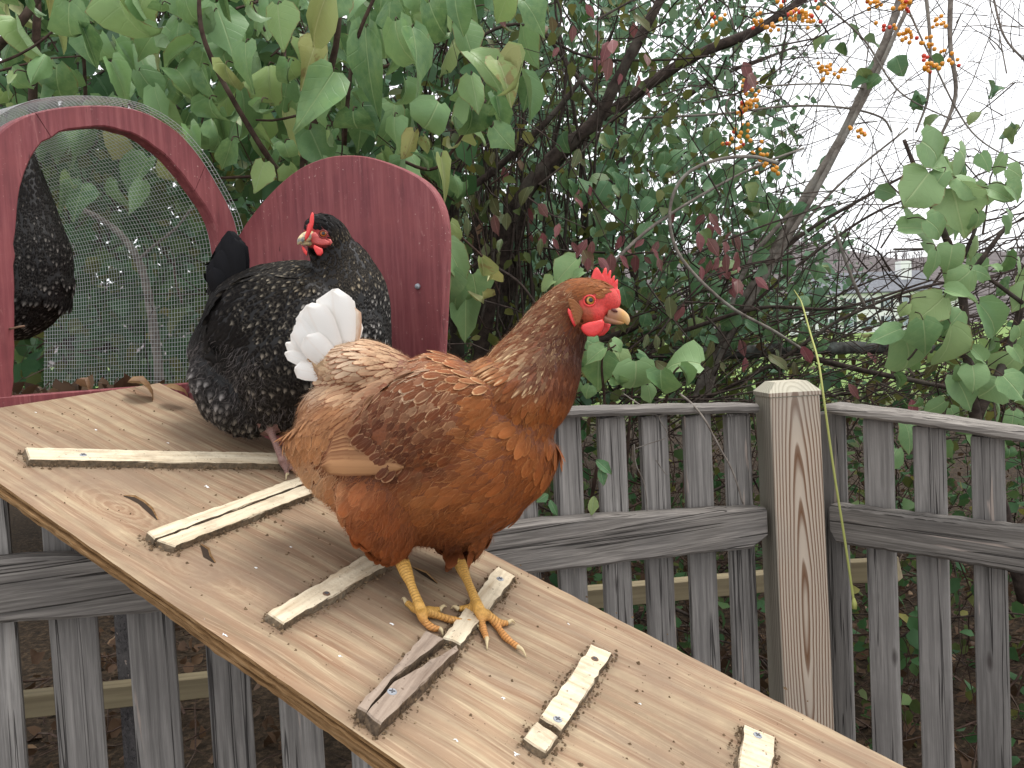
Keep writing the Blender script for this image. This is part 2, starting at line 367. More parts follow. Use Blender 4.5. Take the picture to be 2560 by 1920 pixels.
def build_leaf(name, top, alt, tip, under, vein, spots=(120, 90, 60), spot_at=.70, rough=.5, trans=.22, use_rnd='object'):
    """leaf with midrib and side veins drawn from UV; copies differ by their random number"""
    m = Mat(name, rough, .35 if use_rnd == 'object' else .12)
    uv = m.coord('UV'); sx = m.n('SeparateXYZ', {0: uv}); sy = m.n('SeparateXYZ', {0: uv}, out=1)
    rn = m.rnd() if use_rnd == 'object' else m.n('Attribute', attribute_name='rnd', out=2)
    rn2 = m.math('FRACT', m.math('MULTIPLY', rn, 7.31)); rn3 = m.math('FRACT', m.math('MULTIPLY', rn, 23.7))
    c = m.mix(rn, srgb(*top), srgb(*alt))
    c = m.mix(m.ramp(rn2, [(.78, (0, 0, 0, 1)), (.98, (.9, .9, .9, 1))]), c, srgb(*tip))
    v = m.shift(m.coord('Object'), 9) if use_rnd == 'object' else m.coord('Object')
    bl = m.noise(v, 3.0 if use_rnd == 'object' else 40, 4, .6)
    c = m.mix(m.ramp(bl, [(.4, (0, 0, 0, 1)), (.75, (.45, .45, .45, 1))]), c, srgb(*alt))
    if use_rnd == 'object':
        spot = m.math('MULTIPLY', m.ramp(bl, [(spot_at, (0, 0, 0, 1)), (spot_at + .06, (1, 1, 1, 1))]), m.ramp(rn3, [(.5, (0, 0, 0, 1)), (.6, (1, 1, 1, 1))]))
        c = m.mix(m.math('MULTIPLY', spot, .8), c, srgb(*spots))
        ed = m.n('Attribute', attribute_name='edge', out=2); en = m.noise(v, 6.0, 4, .65)
        br = m.math('MULTIPLY', m.ramp(m.math('ADD', m.math('POWER', ed, 3.0), m.math('SUBTRACT', en, .5)), [(.85, (0, 0, 0, 1)), (1.0, (.9, .9, .9, 1))]), m.ramp(rn2, [(.6, (0, 0, 0, 1)), (.7, (1, 1, 1, 1))]))
        c = m.mix(br, c, srgb(*spots))
        c = m.mix(m.math('MULTIPLY', m.ramp(en, [(.4, (0, 0, 0, 1)), (.7, (.3, .3, .3, 1))]), rn3), c, srgb(*tip))
        ax = m.math('ABSOLUTE', m.math('SUBTRACT', sx, .5))
        rib = m.ramp(ax, [(.006, (1, 1, 1, 1)), (.020, (0, 0, 0, 1))])
        sv = m.math('FRACT', m.math('MULTIPLY', m.math('SUBTRACT', sy, m.math('MULTIPLY', ax, .7)), 6.0))
        side = m.ramp(m.math('ABSOLUTE', m.math('SUBTRACT', sv, .5)), [(.015, (.55, .55, .55, 1)), (.06, (0, 0, 0, 1))])
        ve = m.math('MAXIMUM', rib, m.math('MULTIPLY', side, .22))
        c = m.mix(m.math('MULTIPLY', ve, .5), c, srgb(*vein))
        m.bump(m.math('SUBTRACT', m.math('MULTIPLY', bl, .3), ve), .35, .01)
    back = m.n('NewGeometry', out=6)
    c = m.mix(m.math('MULTIPLY', back, .75 if use_rnd == 'object' else .35), c, srgb(*under))
    m.set(color=c); m.translucent(m.mix(.5, c, srgb(*tip)), trans); return m.m
MAT['lilac'] = build_leaf('lilac_leaf', (56, 96, 56), (120, 154, 102), (150, 172, 106), (118, 142, 104), (160, 180, 128), rough=.40)
MAT['lilac_pale'] = build_leaf('lilac_leaf_faded', (150, 162, 104), (128, 150, 92), (186, 180, 116), (160, 166, 120), (204, 206, 160), spot_at=.56)
MAT['small_leaf'] = build_leaf('vine_leaf', (62, 104, 68), (90, 128, 86), (134, 148, 92), (116, 144, 118), (150, 170, 130))
MAT['red_leaf'] = build_leaf('spindle_leaf_red', (122, 62, 68), (104, 74, 66), (150, 96, 96), (150, 110, 104), (170, 120, 116))
MAT['olive_leaf'] = build_leaf('spindle_leaf_green', (74, 92, 56), (96, 100, 62), (120, 84, 70), (116, 128, 92), (140, 150, 104))
MAT['right_leaf'] = build_leaf('lilac_leaf_light', (108, 144, 96), (132, 162, 110), (160, 180, 122), (146, 168, 128), (182, 198, 146))
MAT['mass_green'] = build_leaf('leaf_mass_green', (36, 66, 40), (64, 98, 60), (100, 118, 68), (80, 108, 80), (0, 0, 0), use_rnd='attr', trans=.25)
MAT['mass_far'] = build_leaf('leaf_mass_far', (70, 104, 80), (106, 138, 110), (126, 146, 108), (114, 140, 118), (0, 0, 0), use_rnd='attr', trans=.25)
MAT['mass_yellow'] = build_leaf('leaf_mass_olive', (54, 70, 38), (80, 92, 50), (128, 122, 64), (92, 102, 70), (0, 0, 0), use_rnd='attr', trans=.3)
MAT['mass_dead'] = build_leaf('leaf_mass_dead', (62, 46, 34), (86, 66, 50), (132, 108, 84), (84, 66, 52), (0, 0, 0), use_rnd='attr', trans=.1)  # browns darkened to stand in for shade behind the fence
MAT['dead_leaf'] = build_leaf('dead_leaf', (128, 98, 64), (112, 84, 60), (170, 140, 92), (140, 116, 88), (160, 130, 96), trans=.1)
def build_bark(name, a, b, l, sc=40):
    m = Mat(name, .9, .1); v = m.coord('Object')
    n1 = m.noise(v, sc, 5, .65); n2 = m.noise(v, 9, 3, .6)
    c = m.ramp(n1, [(.3, srgb(*a)), (.65, srgb(*b))])
    c = m.mix(m.ramp(n2, [(.52, (0, 0, 0, 1)), (.75, (.7, .7, .7, 1))]), c, srgb(*l))
    m.set(color=c); m.bump(n1, .8, .004); return m.m
MAT['bark_dark'] = build_bark('bark_dark', (38, 32, 30), (76, 66, 60), (90, 88, 80))
MAT['bark_grey'] = build_bark('bark_grey', (84, 76, 70), (134, 126, 118), (150, 148, 140))
MAT['bark_lichen'] = build_bark('bark_lichen', (50, 48, 46), (92, 92, 88), (140, 152, 146))
MAT['twig'] = build_bark('twig_brown', (44, 34, 30), (82, 66, 58), (100, 90, 80))  # bark tones lowered so the gaps between pickets read as shade
MAT['stem_yellow'] = plain('yellow_stem', (158, 162, 92), .6)


# ================================================================== SETTING
def hill_z(x, y): return np.clip((y - 16) * .0125, 0, None)
def build_ground():
    ys = np.concatenate([np.linspace(-3, 12, 31), np.linspace(14, 60, 16), np.linspace(70, 420, 20)])
    xs = np.concatenate([np.linspace(-300, -20, 12), np.linspace(-12, 12, 33), np.linspace(20, 300, 12)])
    X, Y = np.meshgrid(xs, ys); Z = hill_z(X, Y) + np.where(np.abs(X) < 13, np.sin(X * 2.1) * np.sin(Y * 1.7) * .02, 0)
    V = np.stack([X, Y, Z], -1).reshape(-1, 3); nx = len(xs)
    fc = [(j * nx + i, j * nx + i + 1, (j + 1) * nx + i + 1, (j + 1) * nx + i) for j in range(len(ys) - 1) for i in range(nx - 1)]
    m = Mat('ground', .95, .1); v = m.coord('Object')
    yy = m.n('SeparateXYZ', {0: v}, out=1)
    n1 = m.noise(v, 3, 5, .6); n2 = m.noise(v, 40, 4, .65)
    soil = m.ramp(n2, [(.3, srgb(30, 25, 20)), (.5, srgb(52, 43, 34)), (.7, srgb(80, 66, 52))])  # soil colour darkened, standing in for shade between the pickets
    lawn = m.ramp(n2, [(.3, srgb(84, 110, 58)), (.7, srgb(132, 152, 92))])
    c = m.mix(m.ramp(m.math('ADD', m.math('MULTIPLY', yy, .03), m.math('MULTIPLY', n1, .35)), [(.55, (0, 0, 0, 1)), (.75, (1, 1, 1, 1))]), soil, lawn)
    m.set(color=c); m.bump(n2, .8, .02)
    o = link('ground', mesh('ground', V, fc, m.m)); tag(o, kind='structure')
build_ground()
def build_hill():
    # wooded ridge far behind the house
    xs = np.linspace(-260, 420, 60); rows = []
    base, top = 210.0, 330.0
    for k in range(7):
        t = k / 6; y = base + (top - base) * t
        h = 2.0 + (1 - (1 - t) ** 2) * (30 + 6 * np.sin(xs * .021) + 3 * np.sin(xs * .07 + 1))
        rows.append(np.stack([xs, np.full_like(xs, y), h], -1))
    V = np.array(rows).reshape(-1, 3); nx = len(xs)
    fc = [(j * nx + i, j * nx + i + 1, (j + 1) * nx + i + 1, (j + 1) * nx + i) for j in range(6) for i in range(nx - 1)]
    m = Mat('hill', 1.0, .05); v = m.coord('Object')
    n = m.noise(m.mapping(v, (.5, .5, .12)), 1, 6, .7)
    m.set(color=m.ramp(n, [(.3, srgb(78, 74, 74)), (.5, srgb(104, 98, 98)), (.7, srgb(124, 118, 118))]))
    tag(link('hill', mesh('hill', V, fc, m.m)), kind='structure')
    parts, rn = [], np.random.default_rng(3)
    for i in range(620):
        t = rn.random(); x = rn.uniform(60, 320); y = base + (top - base) * t
        h = 2.0 + (1 - (1 - t) ** 2) * (30 + 6 * math.sin(x * .021) + 3 * math.sin(x * .07 + 1)); H = rn.uniform(2.5, 4.5)
        p = np.array([x, y, h - .5])
        parts.append(tube_np([p, p + [rn.normal(0, .3), 0, H]], [.22, .03], 3))
        for q in range(9):
            a = p + [0, 0, H * rn.uniform(.3, .85)]; L = rn.uniform(.6, 1.5)
            parts.append(tube_np([a, a + [rn.normal(0, L * .6), 0, L]], [.10, .02], 3))
    tag(link('woods', mesh_tris('woods', *join(parts), plain('bare_trees', (112, 104, 104), 1.0))), 'grey leafless woods on the far ridge', 'woods', kind='stuff')
build_hill()

def build_house():
    Z = 110.0
    o = P(2050, 832, Z); ex = nrm(np.array([1, .12, 0])); ey = np.array([-ex[1], ex[0], 0]); ez = np.array([0, 0, 1.0])
    th = thing('house', 'white two storey house with grey roof far beyond the brush', 'house', o)
    M = frame((0, 0, 0), ex, ey, ez); s = 17.5
    white = Mat('siding', .7); v = white.coord('Object'); w = white.n('TexWave', {'Vector': v, 'Scale': 2.2}, out=1, bands_direction='Z')
    white.set(color=srgb(238, 238, 238)); white.bump(w, .3, .03)
    roof = Mat('shingle', .9); rv = roof.coord('Object'); roof.set(color=roof.ramp(roof.noise(rv, 3, 4), [(.3, srgb(96, 98, 104)), (.7, srgb(124, 126, 132))]))
    dk = plain('shutter', (52, 56, 62), .6); gl = plain('window_glass', (150, 162, 172), .15, spec=.6)
    wl = child('wall', box('wall', 0, s, 0, 9, -1.2, 5.1, white.m), th, M)
    child('wall', box('wing', s - .5, s + 4.5, 1.5, 8, -1.2, 4.0, white.m), th, M)
    rf = child('roof', mesh('roof', [(-.5, -.5, 5.1), (s + .4, -.5, 5.1), (s + .4, 4.5, 8.4), (-.5, 4.5, 8.4), (-.5, 9.5, 5.1), (s + .4, 9.5, 5.1), (-.5, -.5, 5.3), (s + .4, -.5, 5.3)],
          [(6, 7, 2, 3), (3, 2, 5, 4), (0, 1, 7, 6), (0, 6, 3, 4), (1, 5, 2, 7), (0, 4, 5, 1)], roof.m, False), th, M)
    child('chimney', box('chimney', 13.6, 15.2, 2.2, 3.6, 6, 9.6, white.m), rf)
    child('roof', mesh('wing_roof', [(s, 1, 4.0), (s + 5, 1, 4.0), (s + 5, 4.7, 5.6), (s, 4.7, 5.6), (s, 8.5, 4), (s + 5, 8.5, 4)], [(0, 1, 2, 3), (3, 2, 5, 4), (1, 5, 2), (0, 3, 4), (0, 4, 5, 1)], roof.m, False), th, M)
    for zz in (3.0, .4):
        for i in range(6):
            x = 1.2 + i * 2.75
            wd = child('window', box('window', x, x + 1.0, -.06, .05, zz, zz + 1.5, white.m), th, M)
            child('pane', box('pane', x + .08, x + .92, -.09, -.062, zz + .08, zz + 1.42, gl), wd)
            for sx in (x - .42, x + 1.04):
                child('shutter', box('shutter', sx, sx + .38, -.08, .05, zz, zz + 1.5, dk), wd)
build_house()

# ================================================================== RAMP FRAME
A27 = math.radians(27)
BASE_DIR = np.array([math.sin(A27), math.cos(A27), 0.0])          # along the foot of the coop arch
DOWN_H = np.array([math.cos(A27), -math.sin(A27), 0.0])
RAMP_P0 = P(40, 1010, 1.15)
_t = math.radians(4.0)
R_V = BASE_DIR * math.cos(_t) + np.array([0, 0, 1.0]) * math.sin(_t)     # across the ramp
_s = math.radians(20.0)
R_U = DOWN_H * math.cos(_s) - np.array([0, 0, 1.0]) * math.sin(_s); R_U = nrm(R_U - (R_U @ R_V) * R_V)
R_N = np.cross(R_U, R_V); R_N = R_N if R_N[2] > 0 else -R_N
def ramp_uv(px, py):
    q = on_plane(px, py, RAMP_P0, R_N) - RAMP_P0; return q @ R_U, q @ R_V
def on_ramp(px, py, h=0.0): return on_plane(px, py, RAMP_P0 + R_N * h, R_N)
def ramp_z(x, y):   # height of the ramp surface over a ground point
    return RAMP_P0[2] - ((x - RAMP_P0[0]) * R_N[0] + (y - RAMP_P0[1]) * R_N[1]) / R_N[2]

# ================================================================== FENCE
FA0, FA1 = P(220, 1400, 1.07), P(1850, 1100, 1.47)
FA0[2] = FA1[2] = 0
FA_D = nrm(FA1 - FA0); FA_N = np.array([FA_D[1], -FA_D[0], 0])      # towards the camera
FB0, FB1 = P(2075, 1100, 1.47), P(2560, 1100, 1.23); FB0[2] = FB1[2] = 0
FB_D = nrm(FB1 - FB0); FB_N = np.array([FB_D[1], -FB_D[0], 0])
def picket_mesh(w, h, k):
    rn = random.Random(k); V, Fc = box_vf(0, w, 0, .014, 0, h, .0025)
    V = [(x + rn.uniform(-.0006, .0006), y, z + (rn.uniform(-.004, .004) if z > h * .9 else 0)) for x, y, z in V]
    return mesh('picket', V, Fc, MAT['picket'], False)
def fence_section(name, label, D, N, p_ref, starts, width, top_fn, mid, topr, midmat, ramp_cut=False):
    """pickets stand on the plane through p_ref; mid and topr are lists of (px, y_top, y_bottom) read along the rail"""
    th = thing(name, label, 'fence', p_ref)
    M0 = np.array([p_ref[0], p_ref[1], 0])
    Y = -N
    widths = width
    for i, t in enumerate(starts):
        width = widths[i]
        b = M0 + D * t
        h = top_fn(t)
        if ramp_cut:
            ce = b + D * width * .5; q = ce - RAMP_P0; u_, v_ = q @ DOWN_H, q @ BASE_DIR
            if u_ > -.25 and v_ < .27: h = min(h, min(ramp_z(b[0], b[1]), ramp_z(*(b + D * width)[:2])) - .045)
        lean = random.uniform(-.004, .004)
        o = child('picket', picket_mesh(width * random.uniform(.97, 1.03), h, i), th,
                  frame(b - np.array(p_ref) * [1, 1, 0] + [0, 0, -p_ref[2]], nrm(D), Y, nrm(np.array([lean, 0, 1]))))
    def rail(nm, spec, off, depth, mat, wob, cut):
        pts = []
        for px, y0, y1 in spec:
            a = on_plane(px, y0, M0 + N * off, N); b = on_plane(px, y1, M0 + N * off, N); pts.append((a, b))
        tt = np.array([(a - M0) @ D for a, b in pts]); za = np.array([a[2] for a, b in pts]); zb = np.array([b[2] for a, b in pts])
        n = 40; ts = np.linspace(tt.min(), tt.max(), n); o_ = np.argsort(tt)
        zt, zl = np.interp(ts, tt[o_], za[o_]), np.interp(ts, tt[o_], zb[o_])
        rr = random.Random(5); V = []
        for k in range(n):
            w1, w2 = rr.uniform(-wob, wob), rr.uniform(-wob, wob); top, bot = zt[k] + w1, zl[k] + w2
            if cut and k in (0, n - 1): bot += .018
            c = .005
            for yy, z in ((c, top), (depth - c, top), (depth, top - c), (depth, bot + c), (depth - c, bot), (c, bot), (0, bot + c), (0, top - c)):
                V.append((ts[k], -yy, z))
        Fc = [(k * 8 + j, k * 8 + (j + 1) % 8, (k + 1) * 8 + (j + 1) % 8, (k + 1) * 8 + j) for k in range(n - 1) for j in range(8)]
        Fc += [tuple(range(7, -1, -1)), tuple((n - 1) * 8 + j for j in range(8))]
        base = M0 + N * (off - depth)
        child(nm, mesh(nm, V, Fc, mat, False), th, frame(base - np.array(p_ref) * [1, 1, 0] + [0, 0, -p_ref[2]], D, Y, (0, 0, 1)))
    rail('rail', mid, .042, .040, midmat, .0012, True)
    rail('cap_rail', topr, .026, .062, MAT['rail'], .0006, False)
    return th
def ztop(spec, M0, D, N):
    pts = [on_plane(px, y1, M0 + N * .026, N) for px, y0, y1 in spec]
    tt = [(a - M0) @ D for a in pts]; zz = [a[2] for a in pts]; o_ = np.argsort(tt)
    return lambda t: float(np.interp(t + .03, np.array(tt)[o_], np.array(zz)[o_])) - .002
topA = [(1120, 1031, 1058), (1255, 1026, 1052), (1410, 1020, 1045), (1600, 1015, 1039), (1760, 1011, 1035), (1898, 1009, 1033)]
midA = [(-260, 1420, 1590), (0, 1399, 1561), (388, 1385, 1534), (1060, 1336, 1465), (1360, 1303, 1432), (1700, 1279, 1392), (1917, 1269, 1370)]
tA = [float((on_plane(px, 1250, FA1, FA_N) - FA1) @ FA_D) for px in (1390, 1503, 1615, 1723, 1826)]
sA = (tA[-1] - tA[0]) / 4
startsA = [float((on_plane(px, yy, FA1, FA_N) - FA1) @ FA_D) for px, yy in ((-275, 1700), (-72, 1700), (132, 1700), (330, 1700), (522, 1700), (698, 1700), (860, 1500), (1010, 1450), (1148, 1350), (1274, 1250))] + tA
fence_section('picket_fence', 'weathered grey picket fence running behind and under the plywood ramp', FA_D, FA_N, np.array([FA1[0], FA1[1], 0]), startsA, [.61 * (b - a) for a, b in zip(startsA, startsA[1:])] + [sA * .62],
              ztop(topA, FA1, FA_D, FA_N), midA, topA, MAT['rail'], True)
topB = [(2061, 1011, 1034), (2270, 1035, 1062), (2399, 1054, 1082), (2528, 1075, 1103), (2700, 1098, 1130)]
midB = [(2073, 1263, 1357), (2200, 1279, 1376), (2400, 1303, 1408), (2560, 1324, 1436), (2760, 1352, 1474)]
tB = [float((on_plane(px, 1250, FB0, FB_N) - FB0) @ FB_D) for px in (2050, 2160, 2288, 2426, 2568, 2722)]
fence_section('picket_fence', 'weathered grey picket fence angling towards us on the far side of the pine post', FB_D, FB_N, np.array([FB0[0], FB0[1], 0]), tB, [.585 * (b - a) for a, b in zip(tB, tB[1:])] + [.05],
              ztop(topB, FB0, FB_D, FB_N), midB, topB, MAT['rail'])
def build_fence_post():
    c = P(1987, 984, 1.42); w = .0445
    top = c[2]
    th = thing('fence_post', 'new pine fence post with bold brown grain and sloping cap', 'post', (c[0], c[1] + w, 0))
    lean = nrm(np.array([-.012, 0, 1]))
    V, Fc = box_vf(-w, w, -w, w, -top, 0.0, .002)
    child('shaft', mesh('shaft', V, Fc, MAT['post'], False), th, frame((0, 0, top - .004), (1, 0, .012), (0, 1, 0), lean))
    k = w + .0022; i = w - .016
    V = [(-k, -k, -.004), (k, -k, -.004), (k, k, -.004), (-k, k, -.004), (-k, -k, .003), (k, -k, .003), (k, k, .003), (-k, k, .003), (-i, -i, .021), (i, -i, .021), (i, i, .021), (-i, i, .021)]
    Fc = [(3, 2, 1, 0), (8, 9, 10, 11)] + [(a + j, a + (j + 1) % 4, a + 4 + (j + 1) % 4, a + 4 + j) for a in (0, 4) for j in range(4)]
    child('cap', mesh('cap', V, Fc, MAT['post'], False), th, frame((0, 0, top), (1, 0, .012), (0, 1, 0), lean))
build_fence_post()
def plank(px0, py0, Z0, px1, py1, Z1, h, label):
    a, b = P(px0, py0, Z0), P(px1, py1, Z1); D = nrm(b - a); L = np.linalg.norm(b - a)
    side = nrm(np.cross(D, (0, 0, 1))); upv = np.cross(side, D)
    m = MAT.get('lumber')
    if not m:
        mm = Mat('pale_lumber', .8); v = mm.coord('Object'); n = mm.noise(mm.mapping(v, (3, 60, 60)), 1, 4)
        mm.set(color=mm.ramp(n, [(.3, srgb(118, 106, 84)), (.7, srgb(150, 138, 110))])); m = MAT['lumber'] = mm.m
    o = link('plank', box('plank', 0, L, -.019, .019, -h, 0, m, .002), None, frame(a, D, side, upv)); tag(o, label, 'plank', 'lumber behind the fence')
plank(1270, 1486, 1.75, 1960, 1425, 1.95, .045, 'pale plank nailed behind the pickets just above the ramp edge')
plank(1990, 1408, 1.95, 2240, 1395, 1.80, .05, 'short pale plank end behind the fence just past the pine post')
plank(-60, 1745, 1.55, 560, 1680, 1.72, .045, 'pale plank low behind the pickets under the ramp')

# ================================================================== RAMP
def build_ramp():
    th = thing('chicken_ramp', 'sloping plywood chicken ramp with nailed wooden cleats', 'ramp', RAMP_P0)
    M = frame((0, 0, 0), R_U, R_V, R_N)
    uf = [ramp_uv(*p) for p in ((1193, 1361), (1360, 1456), (1799, 1689), (2270, 1914))]
    un = [ramp_uv(*p) for p in ((0, 1215), (500, 1540), (800, 1768), (980, 1905))]
    far = np.polyfit([a for a, b in uf], [b for a, b in uf], 1); near = np.polyfit([a for a, b in un], [b for a, b in un], 1)
    u0, u1 = .004, 1.45; n = 150
    us = np.linspace(u0, u1, n)
    tn = .0034
    for k in range(5):
        rn = np.random.default_rng(20 + k)
        jag = np.cumsum(rn.normal(0, .0009, n)); jag -= np.linspace(jag[0], jag[-1], n); jag = jag * .5 + rn.normal(0, .0004, n)
        jag = np.clip(jag, -.004, .003)
        if k == 0: jag *= .3
        inset = (0, .0005, -.0012, .001, -.0005)[k]
        vn = np.polyval(near, us) + inset + jag; vf = np.polyval(far, us) - inset + rn.normal(0, .0004, n)
        za, zb = -k * tn - (.00025 if k else 0), -(k + 1) * tn
        nc = 45 if k == 0 else 9; cols = np.linspace(0, 1, nc)
        V = []
        for i in range(n):
            for z in (za, zb):
                for c in cols: V.append((us[i], vn[i] + (vf[i] - vn[i]) * c, z))
        Fc = []
        for i in range(n - 1):
            a, b = i * 2 * nc, (i + 1) * 2 * nc
            for j in range(nc - 1):
                Fc.append((a + j, b + j, b + j + 1, a + j + 1)); Fc.append((a + nc + j + 1, b + nc + j + 1, b + nc + j, a + nc + j))
            Fc.append((a, a + nc, b + nc, b)); Fc.append((a + nc - 1, b + nc - 1, b + 2 * nc - 1, a + 2 * nc - 1))
        for e, fl in ((0, False), ((n - 1) * 2 * nc, True)):
            for j in range(nc - 1):
                q = (e + j, e + j + 1, e + nc + j + 1, e + nc + j); Fc.append(q[::-1] if fl else q)
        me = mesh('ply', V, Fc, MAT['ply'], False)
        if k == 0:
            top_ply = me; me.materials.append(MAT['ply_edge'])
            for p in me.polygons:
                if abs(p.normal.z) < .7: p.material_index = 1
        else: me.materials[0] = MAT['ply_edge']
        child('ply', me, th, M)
    def cleat(corners, h, mat, seed, groove=False):
        q = [np.array(on_plane(px, py, RAMP_P0 + R_N * h, R_N)) - RAMP_P0 for px, py in corners]
        uv = np.array([(a @ R_U, a @ R_V) for a in q]); ctr = uv.mean(0)
        d = nrm(uv[1] - uv[0]); e = np.array([-d[1], d[0]])
        loc = np.stack([(uv - ctr) @ d, (uv - ctr) @ e], 1)
        # outline resampled with chips
        rn = np.random.default_rng(seed); out = []
        area = np.sum(loc[:, 0] * np.roll(loc[:, 1], -1) - np.roll(loc[:, 0], -1) * loc[:, 1])
        if area < 0: loc = loc[::-1]
        for i in range(len(loc)):
            a, b = loc[i], loc[(i + 1) % len(loc)]; L = np.linalg.norm(b - a); m_ = max(2, int(L / .008))
            nn = np.array([(b - a)[1], -(b - a)[0]]) / L
            for k in range(m_): out.append(a + (b - a) * k / m_ + nn * rn.normal(-.0004, .0007))
        out = np.array(out); n_ = len(out); c0 = out.mean(0)
        ins = out + nrm(c0 - out) * .0016
        low = out - nrm(c0 - out) * rn.uniform(.0, .0035, (n_, 1))
        V = [(x, y, 0) for x, y in low] + [(x, y, h - .0015) for x, y in out] + [(x, y, h) for x, y in ins]
        Fc = [(a * n_ + i, a * n_ + (i + 1) % n_, (a + 1) * n_ + (i + 1) % n_, (a + 1) * n_ + i) for a in (0, 1) for i in range(n_)]
        Fc += [tuple(range(2 * n_, 3 * n_)), tuple(range(n_ - 1, -1, -1))]
        X = R_U * d[0] + R_V * d[1]; Yv = R_U * e[0] + R_V * e[1]
        o = child('cleat', mesh('cleat', V, Fc, mat, False), th, frame(R_U * ctr[0] + R_V * ctr[1] + R_N * .0003, X, Yv, R_N))
        return o, ctr, d, e, out, h
    def crumbs_for(rec, rn, out_list):
        o, ctr, d, e, outl, h = rec
        for p in outl:
            for k in range(rn.integers(5, 12)):
                off = nrm(p - outl.mean(0)) * abs(rn.normal(.0015, .0045)); z = max(0, rn.normal(.001, .0018))
                uv = ctr + d * (p[0] + off[0] + rn.normal(0, .003)) + e * (p[1] + off[1] + rn.normal(0, .003))
                out_list.append((uv[0], uv[1], z, abs(rn.normal(.0006, .0006)) + .0004))
    cl, P_ = MAT['cleat'], MAT['cleat_grey']
    recs = []
    specs = [([(64, 1119), (727, 1133), (732, 1161), (72, 1150)], .0085, cl), ([(366, 1330), (771, 1183), (776, 1203), (388, 1348)], .009, cl),
             ([(392, 1350), (776, 1207), (784, 1232), (438, 1366)], .008, cl), ([(668, 1532), (910, 1388), (970, 1413), (710, 1560)], .008, cl),
             ([(893, 1768), (1067, 1576), (1112, 1596), (976, 1702), (915, 1779)], .012, P_), ([(917, 1781), (980, 1704), (1143, 1612), (1148, 1624), (954, 1811)], .012, P_),
             ([(1107, 1594), (1243, 1415), (1290, 1440), (1153, 1612)], .0075, cl), ([(1478, 1610), (1530, 1632), (1408, 1829), (1349, 1793)], .0075, cl),
             ([(1342, 1802), (1397, 1838), (1365, 1881), (1308, 1845)], .0075, cl), ([(1861, 1810), (1938, 1841), (1925, 1995), (1838, 1985)], .0075, cl)]
    for i, (c, h, m) in enumerate(specs): recs.append(cleat(c, h, m, 40 + i))
    # mud trodden along the cleats
    tv = np.array([v.co[:2] for v in top_ply.vertices]); dirt_dark = np.zeros(len(tv))
    for o_, ctr, d, e, outl, h in recs:
        q = ctr + outl[:, :1] * d + outl[:, 1:] * e
        dd = np.full(len(tv), 9.0)
        for a, b in zip(q, np.roll(q, -1, axis=0)):
            t = np.clip(((tv - a) @ (b - a)) / ((b - a) @ (b - a) + 1e-12), 0, 1); dd = np.minimum(dd, np.linalg.norm(tv - a - t[:, None] * (b - a), axis=1))
        dirt_dark = np.maximum(dirt_dark, .85 * np.exp(-(dd / .013) ** 1.2))
    for px, py, s_, w_ in ((1010, 1470, .045, .85), (950, 1420, .04, .6), (1080, 1500, .10, .4), (640, 1080, .13, .35), (1200, 1650, .08, .2), (300, 1060, .14, .25)):  # round patches of darker brown on the board, most of them below the hens
        c_ = np.array(ramp_uv(px, py)); dirt_dark = np.maximum(dirt_dark, w_ * np.exp(-(np.linalg.norm(tv - c_, axis=1) / s_) ** 2))
    dirt_dark = np.maximum(dirt_dark, .38 * np.exp(-((tv[:, 1] - .02) / .07) ** 2))
    attr(top_ply, 'dirt_dark', dirt_dark, 'FLOAT')
    def screw(px, py, ri, mat, r=.0042):
        o, ctr, d, e, outl, h = recs[ri]
        q = on_plane(px, py, RAMP_P0 + R_N * h, R_N) - RAMP_P0; uv = np.array([q @ R_U, q @ R_V]) - ctr
        th_ = np.linspace(0, 2 * math.pi, 16, endpoint=False)
        V = [(math.cos(a) * r, math.sin(a) * r, 0) for a in th_] + [(math.cos(a) * r * .8, math.sin(a) * r * .8, .0009) for a in th_] + [(0, 0, .0007)]
        Fc = [(k, (k + 1) % 16, 16 + (k + 1) % 16, 16 + k) for k in range(16)] + [(16 + k, 16 + (k + 1) % 16, 32) for k in range(16)]
        me = mesh('screw', V, Fc, mat, False)
        # cross slot
        L, W = r * .62, r * .14; nV = len(V); a = random.uniform(0, 1.5)
        sv, sf = [], []
        for k in range(2):
            c_, s_ = math.cos(a + k * 1.5708), math.sin(a + k * 1.5708); b0 = len(sv)
            zz = .00125 + k * .0001
            for x, y in ((-L, -W), (L, -W), (L, W), (-L, W)): sv.append((x * c_ - y * s_, x * s_ + y * c_, zz))
            for x, y in ((-L, -W), (L, -W), (L, W), (-L, W)): sv.append((x * c_ - y * s_, x * s_ + y * c_, .0003 + k * .0001))
            sf += [(b0, b0 + 1, b0 + 2, b0 + 3)] + [(b0 + 4 + j, b0 + 4 + (j + 1) % 4, b0 + (j + 1) % 4, b0 + j) for j in range(4)]
        V2 = V + sv; F2 = Fc + [tuple(i + nV for i in f) for f in sf]
        me = mesh('screw', V2, F2, mat, False); me.materials.append(MAT['slot'])
        for p in me.polygons:
            if p.index >= len(Fc): p.material_index = 1
        child('screw', me, o, Matrix.Translation((uv @ d, uv @ e, h + .0001)))
    for px, py, ri, m in ((208, 1138, 0, MAT['screw']), (816, 1485, 3, MAT['rust']), (980, 1730, 5, MAT['screw']), (1250, 1448, 6, MAT['screw']),
                          (1487, 1648, 7, MAT['rust']), (1394, 1799, 7, MAT['screw']), (1894, 1839, 9, MAT['screw'])):
        screw(px, py, ri, m, .0046 if m is MAT['screw'] else .0042)
    # crumbs of mud and bedding caught along the cleats and over the board
    rn = np.random.default_rng(9); cr = []
    for r in recs: crumbs_for(r, rn, cr)
    for i in range(380):
        u = rn.uniform(.02, 1.2); v = rn.uniform(-.15, .2); cr.append((u, v, 0, abs(rn.normal(.0007, .0006)) + .0003))
    V, T = [], []
